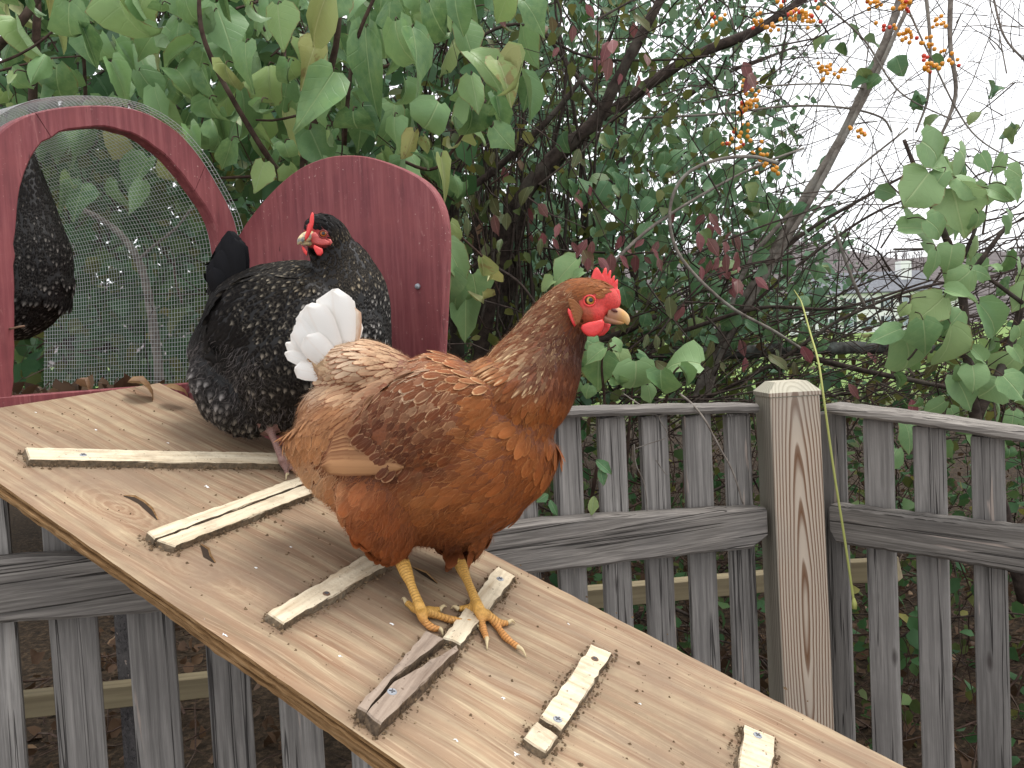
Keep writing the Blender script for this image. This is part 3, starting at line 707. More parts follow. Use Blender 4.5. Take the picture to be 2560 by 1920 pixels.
    okt = np.array([(0, 1, 2), (0, 2, 3), (0, 3, 4), (0, 4, 1)])
    for u, v, z, s in cr:
        b = len(V); a0 = rn.uniform(0, 6.28); V.append((u, v, z + s * 1.3))
        for k in range(4):
            a = a0 + k * 1.57; q = s * rn.uniform(.6, 1.5); V.append((u + math.cos(a) * q, v + math.sin(a) * q, z + .0002))
        T.append(okt + b)
    tag(child('crumbs', mesh_tris('crumbs', V, np.vstack(T), MAT['mud'], False), th, M), kind='stuff')
    # white droppings: low uneven discs
    for k, (px, py, s) in enumerate(((516, 1216, .010), (700, 1245, .008), (740, 1255, .009), (1290, 1886, .008), (560, 1588, .007), (880, 1180, .006), (1258, 1746, .005), (420, 1108, .006), (90, 1032, .005), (726, 1368, .005), (1140, 1850, .006), (980, 1560, .006), (1600, 1760, .005), (240, 1075, .007), (850, 1640, .006), (1420, 1560, .004), (640, 1420, .005))):
        u, v = ramp_uv(px, py); n_ = 14; V = [(0, 0, .0012)]
        for i in range(n_):
            a = i / n_ * 6.283; q = s * .7 * rn.uniform(.12, 1.0) ** 1.5; V.append((math.cos(a) * q, math.sin(a) * q * .6, .0003))
        child('dropping', mesh('dropping', V, [(0, 1 + i, 1 + (i + 1) % n_) for i in range(n_)], MAT['droppings']), th, frame(R_U * u + R_V * v, R_U, R_V, R_N))
    # open splits in the face veneer: thin dark slivers of exposed core with a curled lip
    for pts in ([(308, 1240), (330, 1246), (352, 1258), (372, 1276), (392, 1300)], [(500, 1362), (512, 1376), (516, 1392), (536, 1408)], [(1030, 1420), (1060, 1436), (1092, 1460)]):
        uv = np.array([ramp_uv(*p) for p in pts]); n_ = len(uv); wd = np.array([.0004] + [.0035] * (n_ - 2) + [.0005])
        tg = nrm(np.gradient(uv, axis=0)); pr = np.stack([-tg[:, 1], tg[:, 0]], 1)
        V = [(*(uv[i] + pr[i] * wd[i]), .0006) for i in range(n_)] + [(*(uv[i] - pr[i] * wd[i]), .0006) for i in range(n_)]
        V += [(*(uv[i] + pr[i] * (wd[i] + .0015)), .0026 if 0 < i < n_ - 1 else .0007) for i in range(n_)]
        Fc = [(i, i + 1, n_ + i + 1, n_ + i) for i in range(n_ - 1)]
        F2 = [(2 * n_ + i, 2 * n_ + i + 1, i + 1, i) for i in range(n_ - 1)]
        me = mesh('veneer_split', V, Fc + F2, MAT['core'], False); me.materials.append(MAT['ply_edge'])
        for p in me.polygons:
            if p.index >= len(Fc): p.material_index = 1
        child('veneer_split', me, th, M)
build_ramp()

# ================================================================== COOP
A_N = DOWN_H.copy()                                   # arch faces down the ramp
A_P0 = RAMP_P0 - DOWN_H * .004
def on_arch(px, py, back=0.0): return on_plane(px, py, A_P0 - A_N * back, A_N)
AX = -DOWN_H                                          # tunnel runs this way
outer_px = [(-92, 1034), (-92, 900), (-90, 700), (-86, 560), (-66, 440), (-20, 350), (50, 295), (130, 271), (220, 263), (300, 266), (370, 284), (440, 326), (500, 392), (548, 470), (585, 545), (603, 640), (608, 800), (608, 950)]
inner_px = [(30, 1012), (37, 900), (37, 700), (38, 590), (50, 480), (74, 405), (110, 356), (160, 328), (225, 317), (280, 318), (335, 335), (395, 372), (448, 425), (496, 490), (535, 555), (556, 650), (562, 800), (562, 958)]
def arch2(p):                                         # 2D coordinates in the arch plane: along BASE_DIR, up
    q = on_arch(*p) - A_P0; return np.array([q @ BASE_DIR, q[2]])
outer = catmull([arch2(p) for p in outer_px], 3); inner = catmull([arch2(p) for p in inner_px], 3)
def build_coop():
    th = thing('chicken_coop', 'red painted arched chicken coop covered with wire mesh', 'coop', A_P0)
    M = frame((0, 0, 0), BASE_DIR, AX, (0, 0, 1))     # local: x along base, y back, z up
    # resample both outlines to the same count
    def resample(c, n):
        d = np.r_[0, np.cumsum(np.linalg.norm(np.diff(c, axis=0), axis=1))]; t = np.linspace(0, d[-1], n)
        return np.stack([np.interp(t, d, c[:, i]) for i in (0, 1)], 1)
    n = 66; O, I = resample(outer, n), resample(inner, n)
    rn = np.random.default_rng(2); I = I + rn.normal(0, .0008, I.shape); tk = .026
    segs = [(0, 25), (25, 43), (43, 65)]              # three sawn pieces of the arch, with joints
    for a, b in segs:
        idx = list(range(a, b + 1)); m_ = len(idx); V = []
        for k, i in enumerate(idx):
            g = 0
            o_, i_ = O[i].copy(), I[i].copy()
            if k == 0 and a > 0: o_ += (O[i + 1] - O[i]) * .05; i_ += (I[i + 1] - I[i]) * .05
            if k == m_ - 1 and b < 65: o_ += (O[i - 1] - O[i]) * .02; i_ += (I[i - 1] - I[i]) * .02
            e = nrm(i_ - o_) * .0022
            for (p, y) in ((o_ + e, 0), (i_ - e, 0), (i_, .0022), (i_, tk - .002), (i_ - e, tk), (o_ + e, tk), (o_, tk - .002), (o_, .0022)):
                V.append((p[0], y, p[1]))
        Fc = [(k * 8 + j, (k + 1) * 8 + j, (k + 1) * 8 + (j + 1) % 8, k * 8 + (j + 1) % 8) for k in range(m_ - 1) for j in range(8)]
        Fc += [tuple(range(8)), tuple((m_ - 1) * 8 + j for j in range(7, -1, -1))]
        child('arch_frame', mesh('arch_frame', V, Fc, MAT['red'], False), th, M)
    x0, x1 = outer[0][0], outer[-1][0]
    zf = -.004
    child('sill', box('sill', I[0][0] - .03, I[-1][0] + .03, -.001, .03, -.05, .012, MAT['red'], .002), th, M)
    L = .62
    fl = Mat('coop_floor', .95, .1); fv = fl.coord('Object'); fn = fl.noise(fv, 60, 5, .65)
    fl.set(color=fl.ramp(fn, [(.3, srgb(62, 50, 40)), (.55, srgb(112, 92, 72)), (.75, srgb(160, 140, 112))])); fl.bump(fn, .9, .004)
    child('floor', box('floor', x0 + .01, x1 - .005, .031, L, -.045, -.008, fl.m), th, M)
    # hoop of hardware cloth, 1/4 inch grid
    off = []
    tg = nrm(np.gradient(O, axis=0)); nn = np.stack([-tg[:, 1], tg[:, 0]], 1)
    if (nn[33] @ np.array([0, 1])) < 0: nn = -nn
    sw = np.linspace(0, 1, n); bulge = (.0035 + .016 * np.clip((.62 - sw) / .3, 0, 1) * np.clip(sw / .12, 0, 1))[:, None]
    H = resample(O + nn * bulge, 260)
    rings, parts = np.arange(-.012, L, .0086), []
    d = np.r_[0, np.cumsum(np.linalg.norm(np.diff(H, axis=0), axis=1))]; total = d[-1]
    Hc = resample(O + nn * bulge, 80)
    for y in rings:
        w = .0012 * math.sin(y * 37)
        pts = np.stack([Hc[:, 0] + w, np.full(80, y), Hc[:, 1] + .0012 * math.sin(y * 23)], 1); parts.append(tube_np(pts, .00048, 3, ref=(0, 1, 0.02), cap=False))
    for t in np.arange(0, total, .0086):
        p = np.array([np.interp(t, d, H[:, 0]), 0, np.interp(t, d, H[:, 1])])
        ys = np.linspace(-.013, L, 12)
        pts = np.stack([p[0] + .0012 * np.sin(ys * 37), ys, p[2] + .0012 * np.sin(ys * 23)], 1); parts.append(tube_np(pts, .00048, 3, cap=False))
    tag(child('wire_mesh', mesh_tris('wire_mesh', *join(parts), MAT['wire']), th, M), kind='stuff')
    # stand below the floor (behind the fence line)
    for x in (x0 + .05, x1 - .03):
        for y in (.34, L - .06):
            child('leg', box('leg', x - .02, x + .02, y - .02, y + .02, -A_P0[2], -.046, MAT['dark_rail']), th, M)
    # open door: rounded red board swung to the right of the arch
    hinge = on_arch(592, 760)
    d0 = np.array([hinge[0], hinge[1], 0]); far = P(1112, 700, 1.30); D = nrm(np.array([far[0] - hinge[0], far[1] - hinge[1], 0])); N = np.array([D[1], -D[0], 0])
    N = N if N @ (CAM - d0) > 0 else -N
    dpx = [(585, 1150), (588, 800), (589, 620), (602, 580), (622, 548), (660, 500), (710, 450), (760, 415), (815, 394), (865, 388), (920, 392), (975, 409), (1030, 434), (1072, 466), (1098, 510), (1110, 560), (1112, 640), (1106, 780), (1100, 900), (1094, 1060), (1088, 1200)]
    pts = []
    for p in dpx:
        q = on_plane(*p, d0, N); pts.append(((q - d0) @ D, q[2] - A_P0[2]))
    pts = catmull(pts, 3); n_ = len(pts); tk = .021; c0 = pts.mean(0); b = nrm(c0 - pts) * .0018
    V = [(*(p + bb)[:1], 0, (p + bb)[1]) for p, bb in zip(pts, b)] + [(p[0], .002, p[1]) for p in pts] + [(p[0], tk - .002, p[1]) for p in pts] + [((p + bb)[0], tk, (p + bb)[1]) for p, bb in zip(pts, b)]
    Fc = [(r * n_ + i, (r + 1) * n_ + i, (r + 1) * n_ + (i + 1) % n_, r * n_ + (i + 1) % n_) for r in range(3) for i in range(n_)]
    Fc += [tuple(range(n_)), tuple(3 * n_ + i for i in range(n_ - 1, -1, -1))]
    do = child('door', mesh('door', V, Fc, MAT['red'], False), th, frame(d0 + [0, 0, A_P0[2]] - A_P0, D, -N, (0, 0, 1)))
    do['label'] = 'red rounded door board standing open behind the speckled hen'
    q = on_plane(1045, 716, d0, N); V2, T2 = tube_np([(0, 0, 0), (0, -.003, 0), (0, -.004, 0)], [.005, .0045, .001], 12)
    child('bolt', mesh_tris('bolt', V2, T2, MAT['screw']), do, Matrix.Translation(((q - d0) @ D, -.0001, q[2] - A_P0[2])))
    q = arch2((24, 822)); V2, T2 = tube_np([(0, 0, 0), (0, -.006, 0), (.004, -.014, .002), (.012, -.016, .003)], .0016, 8)
    child('hook', mesh_tris('hook', V2, T2, MAT['rust']), th, M @ Matrix.Translation((q[0], 0, q[1])))
    return th
coop = build_coop()

# ================================================================== VEGETATION
def leaf_mesh(name, mat, kind='heart', seed=0, curl=.25, fold=.25, wave=.03, twist=0.0):
    """unit leaf: base at origin, tip at +x, upper face +z"""
    rn = random.Random(seed)
    if kind == 'heart': vs, ws = [-.05, .05, .20, .40, .62, .84, 1.0], [.12, .30, .40, .39, .27, .11, .0]
    elif kind == 'round': vs, ws = [0, .06, .22, .46, .70, .90, 1.0], [.04, .22, .38, .42, .34, .14, .0]
    else: vs, ws = [0, .08, .25, .48, .70, .90, 1.0], [.02, .10, .20, .235, .18, .07, .0]
    us = (-1, -.5, 0, .5, 1); V, uv, edg = [], [], []
    lo1, lo2, as_ = rn.uniform(0, 6.28), rn.uniform(0, 6.28), rn.uniform(-.14, .14)
    ph = rn.uniform(0, 6.28); x, z, ang = 0.0, 0.0, .15
    xs, zs = [], []
    for i, v in enumerate(vs):
        if i:
            dl = v - vs[i - 1]; ang -= curl * dl * 2.2; x += math.cos(ang) * dl; z += math.sin(ang) * dl
        xs.append(x); zs.append(z)
    for i, (v, w) in enumerate(zip(vs, ws)):
        tw = twist * v
        for u in us:
            y = u * w * (1 + .13 * math.sin(lo1 + 9 * v + (2 if u > 0 else 0)) + as_ * (1 if u > 0 else -1)); up = fold * abs(y) ** 1.15 * (1 if fold >= 0 else 1) + wave * math.sin(ph + 7 * v + 2.5 * u) * abs(u)
            y2 = y * math.cos(fold * .9); lob = -.10 * (abs(u) ** 2) if (kind == 'heart' and i < 2) else 0
            yy, zz = y2 * math.cos(tw) - up * math.sin(tw), y2 * math.sin(tw) + up * math.cos(tw)
            V.append((xs[i] + lob + rn.uniform(-.006, .006) * abs(u), yy + rn.uniform(-.012, .012) * abs(u), zs[i] + zz)); uv.append((.5 + u * w, v)); edg.append(max(abs(u), v))
    Fc = [(i * 5 + j, (i + 1) * 5 + j, (i + 1) * 5 + j + 1, i * 5 + j + 1) for i in range(6) for j in range(4)]
    me = mesh(name, V, Fc, mat); ul = me.uv_layers.new(name='UVMap')
    for l in me.loops: ul.data[l.index].uv = uv[l.vertex_index]
    attr(me, 'edge', edg, 'FLOAT')
    return me
def leaf_set(mat, kind, n, seed, curl=(.1, .6), fold=(.1, .7), twist=.5):
    r = random.Random(seed)
    return [leaf_mesh('leaf', MAT[mat], kind, seed * 50 + i, r.uniform(*curl), r.uniform(*fold) * r.choice((1, 1, 1, -.6)), r.uniform(.01, .09), r.uniform(-twist, twist)) for i in range(n)]
LILAC = leaf_set('lilac', 'heart', 30, 1, (.0, 1.4), (.2, 1.3), 1.3); LILAC_PALE = leaf_set('lilac_pale', 'heart', 8, 2, (.5, 1.3), (.6, 1.3), 1.2); RIGHTL = leaf_set('right_leaf', 'heart', 16, 3, (.1, .8), (.05, .8), .6)
VINE = leaf_set('small_leaf', 'round', 8, 4); REDL = leaf_set('red_leaf', 'lance', 6, 5, (.0, .4), (.1, .6)); OLIVE = leaf_set('olive_leaf', 'lance', 6, 6, (.0, .4), (.1, .6))
DEADL = leaf_set('dead_leaf', 'heart', 6, 7, (.6, 1.6), (.3, 1.2), 1.0); LAUREL = leaf_set('small_leaf', 'lance', 5, 8, (.1, .3), (.1, .4))
def put_leaf(parent, me, base, tip, normal, wid=1.0, root=None):
    base, tip = np.asarray(base), np.asarray(tip); d = tip - base; L = np.linalg.norm(d); d = d / L
    n = np.asarray(normal, float); n = n - (n @ d) * d
    if np.linalg.norm(n) < 1e-4: n = np.cross(d, (0, 1, 0.1))
    n = nrm(n); s_ = np.cross(n, d)
    o = bpy.data.objects.new('leaf', me); COL.objects.link(o); o.parent = parent
    r = np.array(parent.location)
    o.matrix_basis = frame(base - r, d * L, s_ * L * wid, n * L * .9)
    return o
def branch(parent, pts, r0, r1, mat, name='branch', sides=7, rough=.06, n=6):
    pts = catmull(np.asarray(pts, float), n); V, T = tube_np(pts - np.array(parent.location), np.linspace(r0, r1, len(pts)), sides, rough=rough)
    return child(name, mesh_tris(name, V, T, MAT[mat]), parent)
def pxs(lst): return [P(*q) for q in lst]
_LG = np.array([(0, 0, 0), (.28, .30, .04), (.28, 0, 0), (.28, -.30, .04), (.66, .25, .02), (.66, 0, -.03), (.66, -.25, .02), (1, 0, -.10)])
_LT = np.array([(0, 2, 1), (0, 3, 2), (1, 2, 5), (1, 5, 4), (2, 3, 6), (2, 6, 5), (4, 5, 7), (5, 6, 7)])
def leaf_mass(name, parent, pos, size, mat, rn, droop=.5, wid=1.0):
    """thousands of small leaves as one part"""
    n = len(pos); d = rn.normal(0, 1, (n, 3)); d[:, 2] -= droop; d = nrm(d)
    nn = rn.normal(0, .7, (n, 3)) + np.array([0, -.35, .6]); nn = nn - (nn * d).sum(1)[:, None] * d; nn = nrm(nn); sd_ = np.cross(nn, d)
    g = _LG * [1, wid, 1]; fold = rn.uniform(.2, 3.0, n)
    V = pos[:, None] + size[:, None, None] * (g[None, :, :1] * d[:, None] + g[None, :, 1:2] * sd_[:, None] + (g[None, :, 2:] * fold[:, None, None]) * nn[:, None])
    T = (_LT[None] + (np.arange(n) * 8)[:, None, None]).reshape(-1, 3)
    me = mesh_tris(name, V.reshape(-1, 3) - np.array(parent.location), T, MAT[mat]); attr(me, 'rnd', np.repeat(rn.random(n), 8), 'FLOAT')
    return tag(child(name, me, parent), kind='stuff')
def twig_mass(name, parent, starts, ends, r, mat, rn, sag=.1, sides=3, seg=5):
    parts = []
    for a, b, q in zip(starts, ends, r):
        L = np.linalg.norm(b - a); t = np.linspace(0, 1, seg)[:, None]
        c = a + (b - a) * t + np.cumsum(rn.normal(0, L * .035, (seg, 3)), 0) * (t > 0) + np.array([0, 0, 1]) * sag * L * (4 * t * (1 - t)) * rn.uniform(-.6, 1)
        parts.append(tube_np(c, np.linspace(q, q * .4, seg), sides, cap=False))
    return tag(child(name, mesh_tris(name, *[x for x in (lambda v, t: (v - np.array(parent.location), t))(*join(parts))], MAT[mat]), parent), kind='stuff')
def cloud(rn, n, x, y, Z, keep=None):
    px = rn.uniform(*x, n); py = rn.uniform(*y, n); z = rn.uniform(*Z, n)
    if keep is not None:
        k = rn.random(n) < keep(px, py); px, py, z = px[k], py[k], z[k]
    pos = CAM + ((px - 1280) / F * z)[:, None] * RT - ((py - 960) / F * z)[:, None] * UP + z[:, None] * FW
    ok = pos[:, 2] > .02
    return pos[ok]

# ---- big lilac behind the coop: every leaf its own part
def lilac_shrub():
    th = thing('lilac_shrub', 'large lilac shrub with drooping heart shaped leaves overhanging the coop', 'shrub', P(500, 1900, 1.9) * [1, 1, 0])
    r = random.Random(4); rn = np.random.default_rng(4)
    st = [([(498, -60, 1.6), (503, 70, 1.6), (550, 190, 1.62), (637, 341, 1.66), (703, 440, 1.72)], .004, .0065), ([(850, -60, 1.75), (839, 116, 1.75), (775, 347, 1.8), (758, 430, 1.85), (735, 900, 1.95)], .006, .010),
          ([(960, -60, 1.6), (891, 104, 1.62), (868, 266, 1.64), (862, 360, 1.7)], .0035, .005), ([(550, 445, 1.75), (650, 440, 1.75), (752, 428, 1.78)], .003, .004), ([(95, -60, 2.0), (90, 120, 2.0), (82, 270, 2.05), (90, 800, 2.2)], .009, .012),
          ([(-60, 165, 1.9), (40, 70, 1.9), (110, -30, 1.9)], .012, .009), ([(-60, 178, 1.7), (60, 130, 1.7), (150, 60, 1.72), (220, -40, 1.75)], .003, .002), ([(180, -40, 2.1), (205, 90, 2.1), (215, 260, 2.15)], .004, .005), ([(240, 300, 2.0), (215, 330, 1.9)], .003, .003),
          ([(1215, 250, 1.7), (1180, 300, 1.7), (1090, 420, 1.75), (985, 395, 1.7)], .003, .004), ([(640, 300, 1.7), (690, 300, 1.7), (760, 285, 1.72)], .002, .003), ([(1115, -40, 1.65), (1085, 60, 1.66), (1005, 150, 1.7), (900, 180, 1.72)], .003, .004)]
    for pts, a, b in st: branch(th, pxs(pts), a, b, 'twig')
    s = .5787
    big = [  # base, tip in the enlarged crop (x.5787), width factor, pale?
        ((512, -20), (545, 300), .82, 0), ((480, 270), (590, 478), .95, 0), ((300, 10), (255, 335), .55, 0), ((350, 105), (425, 300), .65, 0), ((835, 195), (632, 300), .75, 0), ((600, 305), (715, 475), .80, 0),
        ((800, -30), (800, 185), .70, 0), ((925, 50), (935, 262), .95, 0), ((960, -30), (1005, 140), .6, 0), ((1200, 20), (1220, 215), .95, 0), ((1415, -30), (1290, 262), .82, 1), ((1062, 185), (1060, 395), .80, 0), ((1160, 285), (1160, 460), .95, 0),
        ((1245, 270), (1235, 420), .75, 0), ((975, 280), (1010, 500), .6, 1), ((905, 430), (905, 660), 1.0, 0), ((1440, 310), (1290, 548), .6, 0), ((1525, 480), (1520, 690), 1.15, 0), ((1565, 460), (1625, 590), 1.2, 0), ((1580, 120), (1588, 500), .32, 0),
        ((1708, 90), (1712, 385), .72, 0), ((1780, 120), (1835, 400), .55, 0), ((1705, 505), (1692, 665), .85, 0), ((1895, 440), (1850, 560), 1.0, 0), ((2038, 480), (2045, 765), .85, 0), ((2035, 325), (2065, 490), .8, 0), ((2130, 545), (2205, 640), .8, 0),
        ((1965, -30), (1970, 130), .85, 0), ((1855, 10), (1905, 215), .55, 0), ((1790, 570), (1735, 745), .45, 1), ((1905, 680), (1935, 845), .4, 1), ((1945, 600), (1925, 725), .4, 1), ((1830, 590), (1885, 690), .4, 1), ((870, 290), (930, 440), .7, 0), ((700, 20), (690, 140), .9, 0),
        ((1080, 20), (1120, 110), .8, 0), ((1300, 30), (1330, -40), .6, 0), ((1130, 440), (1040, 560), .7, 0), ((1410, 560), (1400, 640), .9, 0), ((2150, 260), (2230, 420), .9, 1), ((1740, 210), (1640, 300), .7, 0), ((120, -20), (30, 60), .6, 0), ((60, 320), (10, 420), .7, 0),
        ((760, 300), (860, 380), .8, 0), ((1000, 610), (960, 740), .8, 0), ((820, 560), (880, 700), .9, 0), ((1230, 620), (1260, 730), .8, 0), ((1140, 700), (1100, 830), .8, 0), ((1960, 760), (2010, 860), .6, 0), ((1840, 720), (1800, 640), .7, 0)]
    for k, (a, b, w, pale) in enumerate(big):
        Z = 1.52 + .16 * r.random()
        A, B = P(a[0] * s, a[1] * s, Z), P(b[0] * s, b[1] * s, Z + r.uniform(-.05, .05))
        me = LILAC_PALE[r.randrange(8)] if pale else LILAC[r.randrange(30)]
        put_leaf(th, me, A, B, -FW + UP * r.uniform(-.1, .7) + RT * r.uniform(-.6, .6), w * 1.32)
        branch(th, [A, A + UP * .012 + FW * .01, A + UP * .02 + FW * .04], .0011, .0013, 'twig', 'petiole', 4, 0, 2)
    # the pale leaf lying flat to the right
    put_leaf(th, LILAC_PALE[0], P(1262, 150, 1.5), P(1398, 182, 1.5), -FW * .6 + UP, 1.0)
    put_leaf(th, LILAC[1], P(1240, 240, 1.55), P(1262, 355, 1.55), -FW + UP * .2, .8)
    put_leaf(th, LILAC[2], P(1250, 260, 1.58), P(1210, 350, 1.58), -FW + RT * .4, .7)
    # wilted hanging leaves beside the door
    for a, b, w in (((1128, 575), (1142, 660), .55), ((1120, 620), (1165, 700), .5), ((1205, 655), (1215, 712), .8), ((1185, 700), (1200, 770), .7), ((1235, 690), (1228, 740), .6), ((1165, 745), (1165, 840), .45), ((1130, 690), (1125, 760), .6), ((1142, 720), (1136, 780), .5), ((1210, 740), (1222, 790), .6)):
        Z = 1.55 + .1 * r.random(); A, B = P(*a, Z), P(*b, Z + .02); put_leaf(th, (LILAC_PALE if r.random() < .45 else RIGHTL)[r.randrange(8)], A - (B - A) * .2, B + (B - A) * .25, -FW + RT * r.uniform(-.6, .6) + UP * .5, w * 1.6)
    branch(th, pxs([(1100, 540, 1.7), (1150, 590, 1.62), (1210, 645, 1.62), (1260, 700, 1.66)]), .003, .002, 'twig')
    cnt = 70
    # second row of leaves
    while cnt < 290:
        x = r.uniform(-80, 1330); y = r.uniform(-90, 470)
        if x > 640 and y > 420 and x < 1060: continue
        if x < 640 and y > 330 and r.random() < .6: continue
        if x > 1060 and y > 60 + (x - 1060) * .1 and r.random() < .75: continue
        Z = r.uniform(1.68, 2.15); L = r.uniform(.075, .125); a = P(x, y, Z)
        d = nrm(np.array([r.gauss(0, .45), r.gauss(0, .3), -1])); put_leaf(th, LILAC[r.randrange(30)] if r.random() < .9 else LILAC_PALE[r.randrange(8)], a, a + d * L, -FW + UP * r.uniform(-.2, .8) + RT * r.gauss(0, .6), r.uniform(.75, 1.1)); cnt += 1
    # leaves of the same shrub seen through the mesh
    kp = lambda x, y: np.where((x > 620) & (y > 480), .25, 1.0)
    ps = cloud(rn, 1500, (-150, 1200), (-120, 960), (2.1, 3.1), kp); leaf_mass('foliage', th, ps, rn.uniform(.05, .095, len(ps)), 'mass_green', rn, 1.0, 1.25)
    ps = cloud(rn, 900, (-150, 1200), (300, 1000), (2.1, 3.1), kp); leaf_mass('faded_foliage', th, ps, rn.uniform(.03, .06, len(ps)), 'mass_yellow', rn, .6, 1.2)
    n = 260; a = cloud(rn, n, (-150, 1250), (-100, 1000), (1.95, 3.1)); b = a + rn.normal(0, .16, a.shape) + [0, 0, .12]
    twig_mass('twigs', th, a, b, rn.uniform(.0012, .004, len(a)), 'twig', rn)
    # bowed stem behind the mesh
    branch(th, pxs([(165, 505, 1.95), (270, 560, 1.98), (340, 640, 2.0), (375, 760, 2.02), (400, 960, 2.05), (410, 1200, 2.1)]), .006, .014, 'bark_grey')
    branch(th, pxs([(345, 650, 2.0), (390, 610, 1.98), (440, 570, 1.97), (480, 520, 1.96)]), .004, .003, 'bark_grey')
lilac_shrub()

# ---- lilac on the right, close to the angled fence
def right_lilac():
    th = thing('lilac_shrub', 'light green lilac branch of broad leaves above the angled fence', 'shrub', P(2500, 1900, 1.75) * [1, 1, 0])
    r = random.Random(12)
    br = [([(2560, 1500, 1.8), (2500, 1250, 1.75), (2440, 1050, 1.72), (2420, 900, 1.72), (2400, 700, 1.75), (2350, 560, 1.76), (2300, 450, 1.78), (2260, 350, 1.8)], .016, .004), ([(2440, 1050, 1.72), (2520, 880, 1.78), (2570, 700, 1.8), (2620, 560, 1.85)], .011, .006), ([(2420, 860, 1.72), (2330, 840, 1.68), (2270, 900, 1.66)], .004, .002),
          ([(2405, 720, 1.74), (2460, 640, 1.74), (2520, 560, 1.76)], .007, .004), ([(2560, 760, 1.75), (2460, 690, 1.74), (2380, 668, 1.76)], .005, .003), ([(2410, 640, 1.8), (2440, 560, 1.8), (2436, 470, 1.8)], .005, .003)]
    for p, a, b in br: branch(th, pxs(p), a, b, 'bark_dark')
    s, ox, oy = .3616, 1860, 400
    big = [((1440, 210), (1520, 490), 1.0), ((1270, 100), (1130, 280), .95), ((1260, 20), (1440, 110), .8), ((1480, 130), (1640, 230), .8), ((1380, 90), (1280, 240), .6), ((1600, 260), (1580, 460), .55), ((1080, 470), (1320, 480), .55), ((1250, 560), (1460, 620), .6), ((1270, 420), (1440, 520), .7),
           ((1330, 640), (1320, 820), .6), ((1440, 600), (1420, 780), .8), ((1560, 770), (1450, 900), .8), ((1580, 760), (1730, 800), .45), ((1370, 960), (1190, 1130), .75), ((1400, 900), (1590, 960), .6), ((1640, 1010), (1850, 1230), .7), ((1120, 1250), (1220, 1520), .85), ((1240, 1120), (1270, 1340), .7),
           ((1430, 1170), (1420, 1490), .75), ((1080, 1170), (900, 1240), .5), ((1560, 1360), (1700, 1430), .6), ((1580, 1430), (1620, 1580), .85), ((1750, 1540), (1640, 1660), 1.0), ((1800, 1500), (1930, 1640), .9), ((1700, 200), (1840, 260), .8), ((1830, 60), (1936, 110), .9), ((1820, 180), (1940, 260), .8),
           ((1830, 380), (1890, 500), .7), ((1620, 380), (1640, 530), .6), ((1500, -60), (1650, 90), .9), ((1640, -40), (1700, 60), .7), ((1240, -120), (1450, 0), .8), ((1900, 1150), (1960, 1290), .8), ((1860, 1300), (1930, 1380), .7), ((1130, 1000), (1060, 1090), .6), ((1500, 1430), (1540, 1560), .7),
           ((1110, 340), (1200, 400), .7), ((1500, 1050), (1400, 1180), .7), ((1330, 1060), (1290, 1250), .8), ((1450, 820), (1520, 930), .8), ((1760, 760), (1680, 690), .5), ((1900, 700), (1960, 780), .7), ((1460, 1500), (1580, 1700), .8), ((1650, 1380), (1560, 1280), .6)]
    for a, b, w in big:
        Z = 1.6 + .12 * r.random(); A, B = P(ox + a[0] * s, oy + a[1] * s, Z), P(ox + b[0] * s, oy + b[1] * s, Z + r.uniform(-.03, .03)); A, B = A - (B - A) * .06, B + (B - A) * .16
        put_leaf(th, RIGHTL[r.randrange(16)], A, B, -FW + UP * r.uniform(0, .6) + RT * r.uniform(-.4, .4), w * 1.5)
        branch(th, [A, A + nrm(A - B) * .015 + FW * .01, A + nrm(A - B) * .022 + FW * .04], .001, .0012, 'twig', 'petiole', 4, 0, 2)
    for k in range(90):
        x = r.uniform(2230, 2700); y = r.uniform(330, 1130)
        if x < 2330 and y < 820: continue
        Z = r.uniform(1.74, 2.1); a = P(x, y, Z); d = nrm(np.array([r.gauss(0, .5), r.gauss(0, .3), -1])); put_leaf(th, (RIGHTL if r.random() < .7 else LILAC)[r.randrange(10)], a, a + d * r.uniform(.05, .085), -FW + UP * r.uniform(-.2, .8) + RT * r.gauss(0, .5), r.uniform(.8, 1.1))
    rn = np.random.default_rng(2); a = cloud(rn, 70, (2150, 2650), (480, 1150), (1.75, 2.3)); twig_mass('twigs', th, a, a + rn.normal(0, .13, a.shape) + [0, 0, .05], rn.uniform(.001, .0032, len(a)), 'bark_dark', rn)
right_lilac()

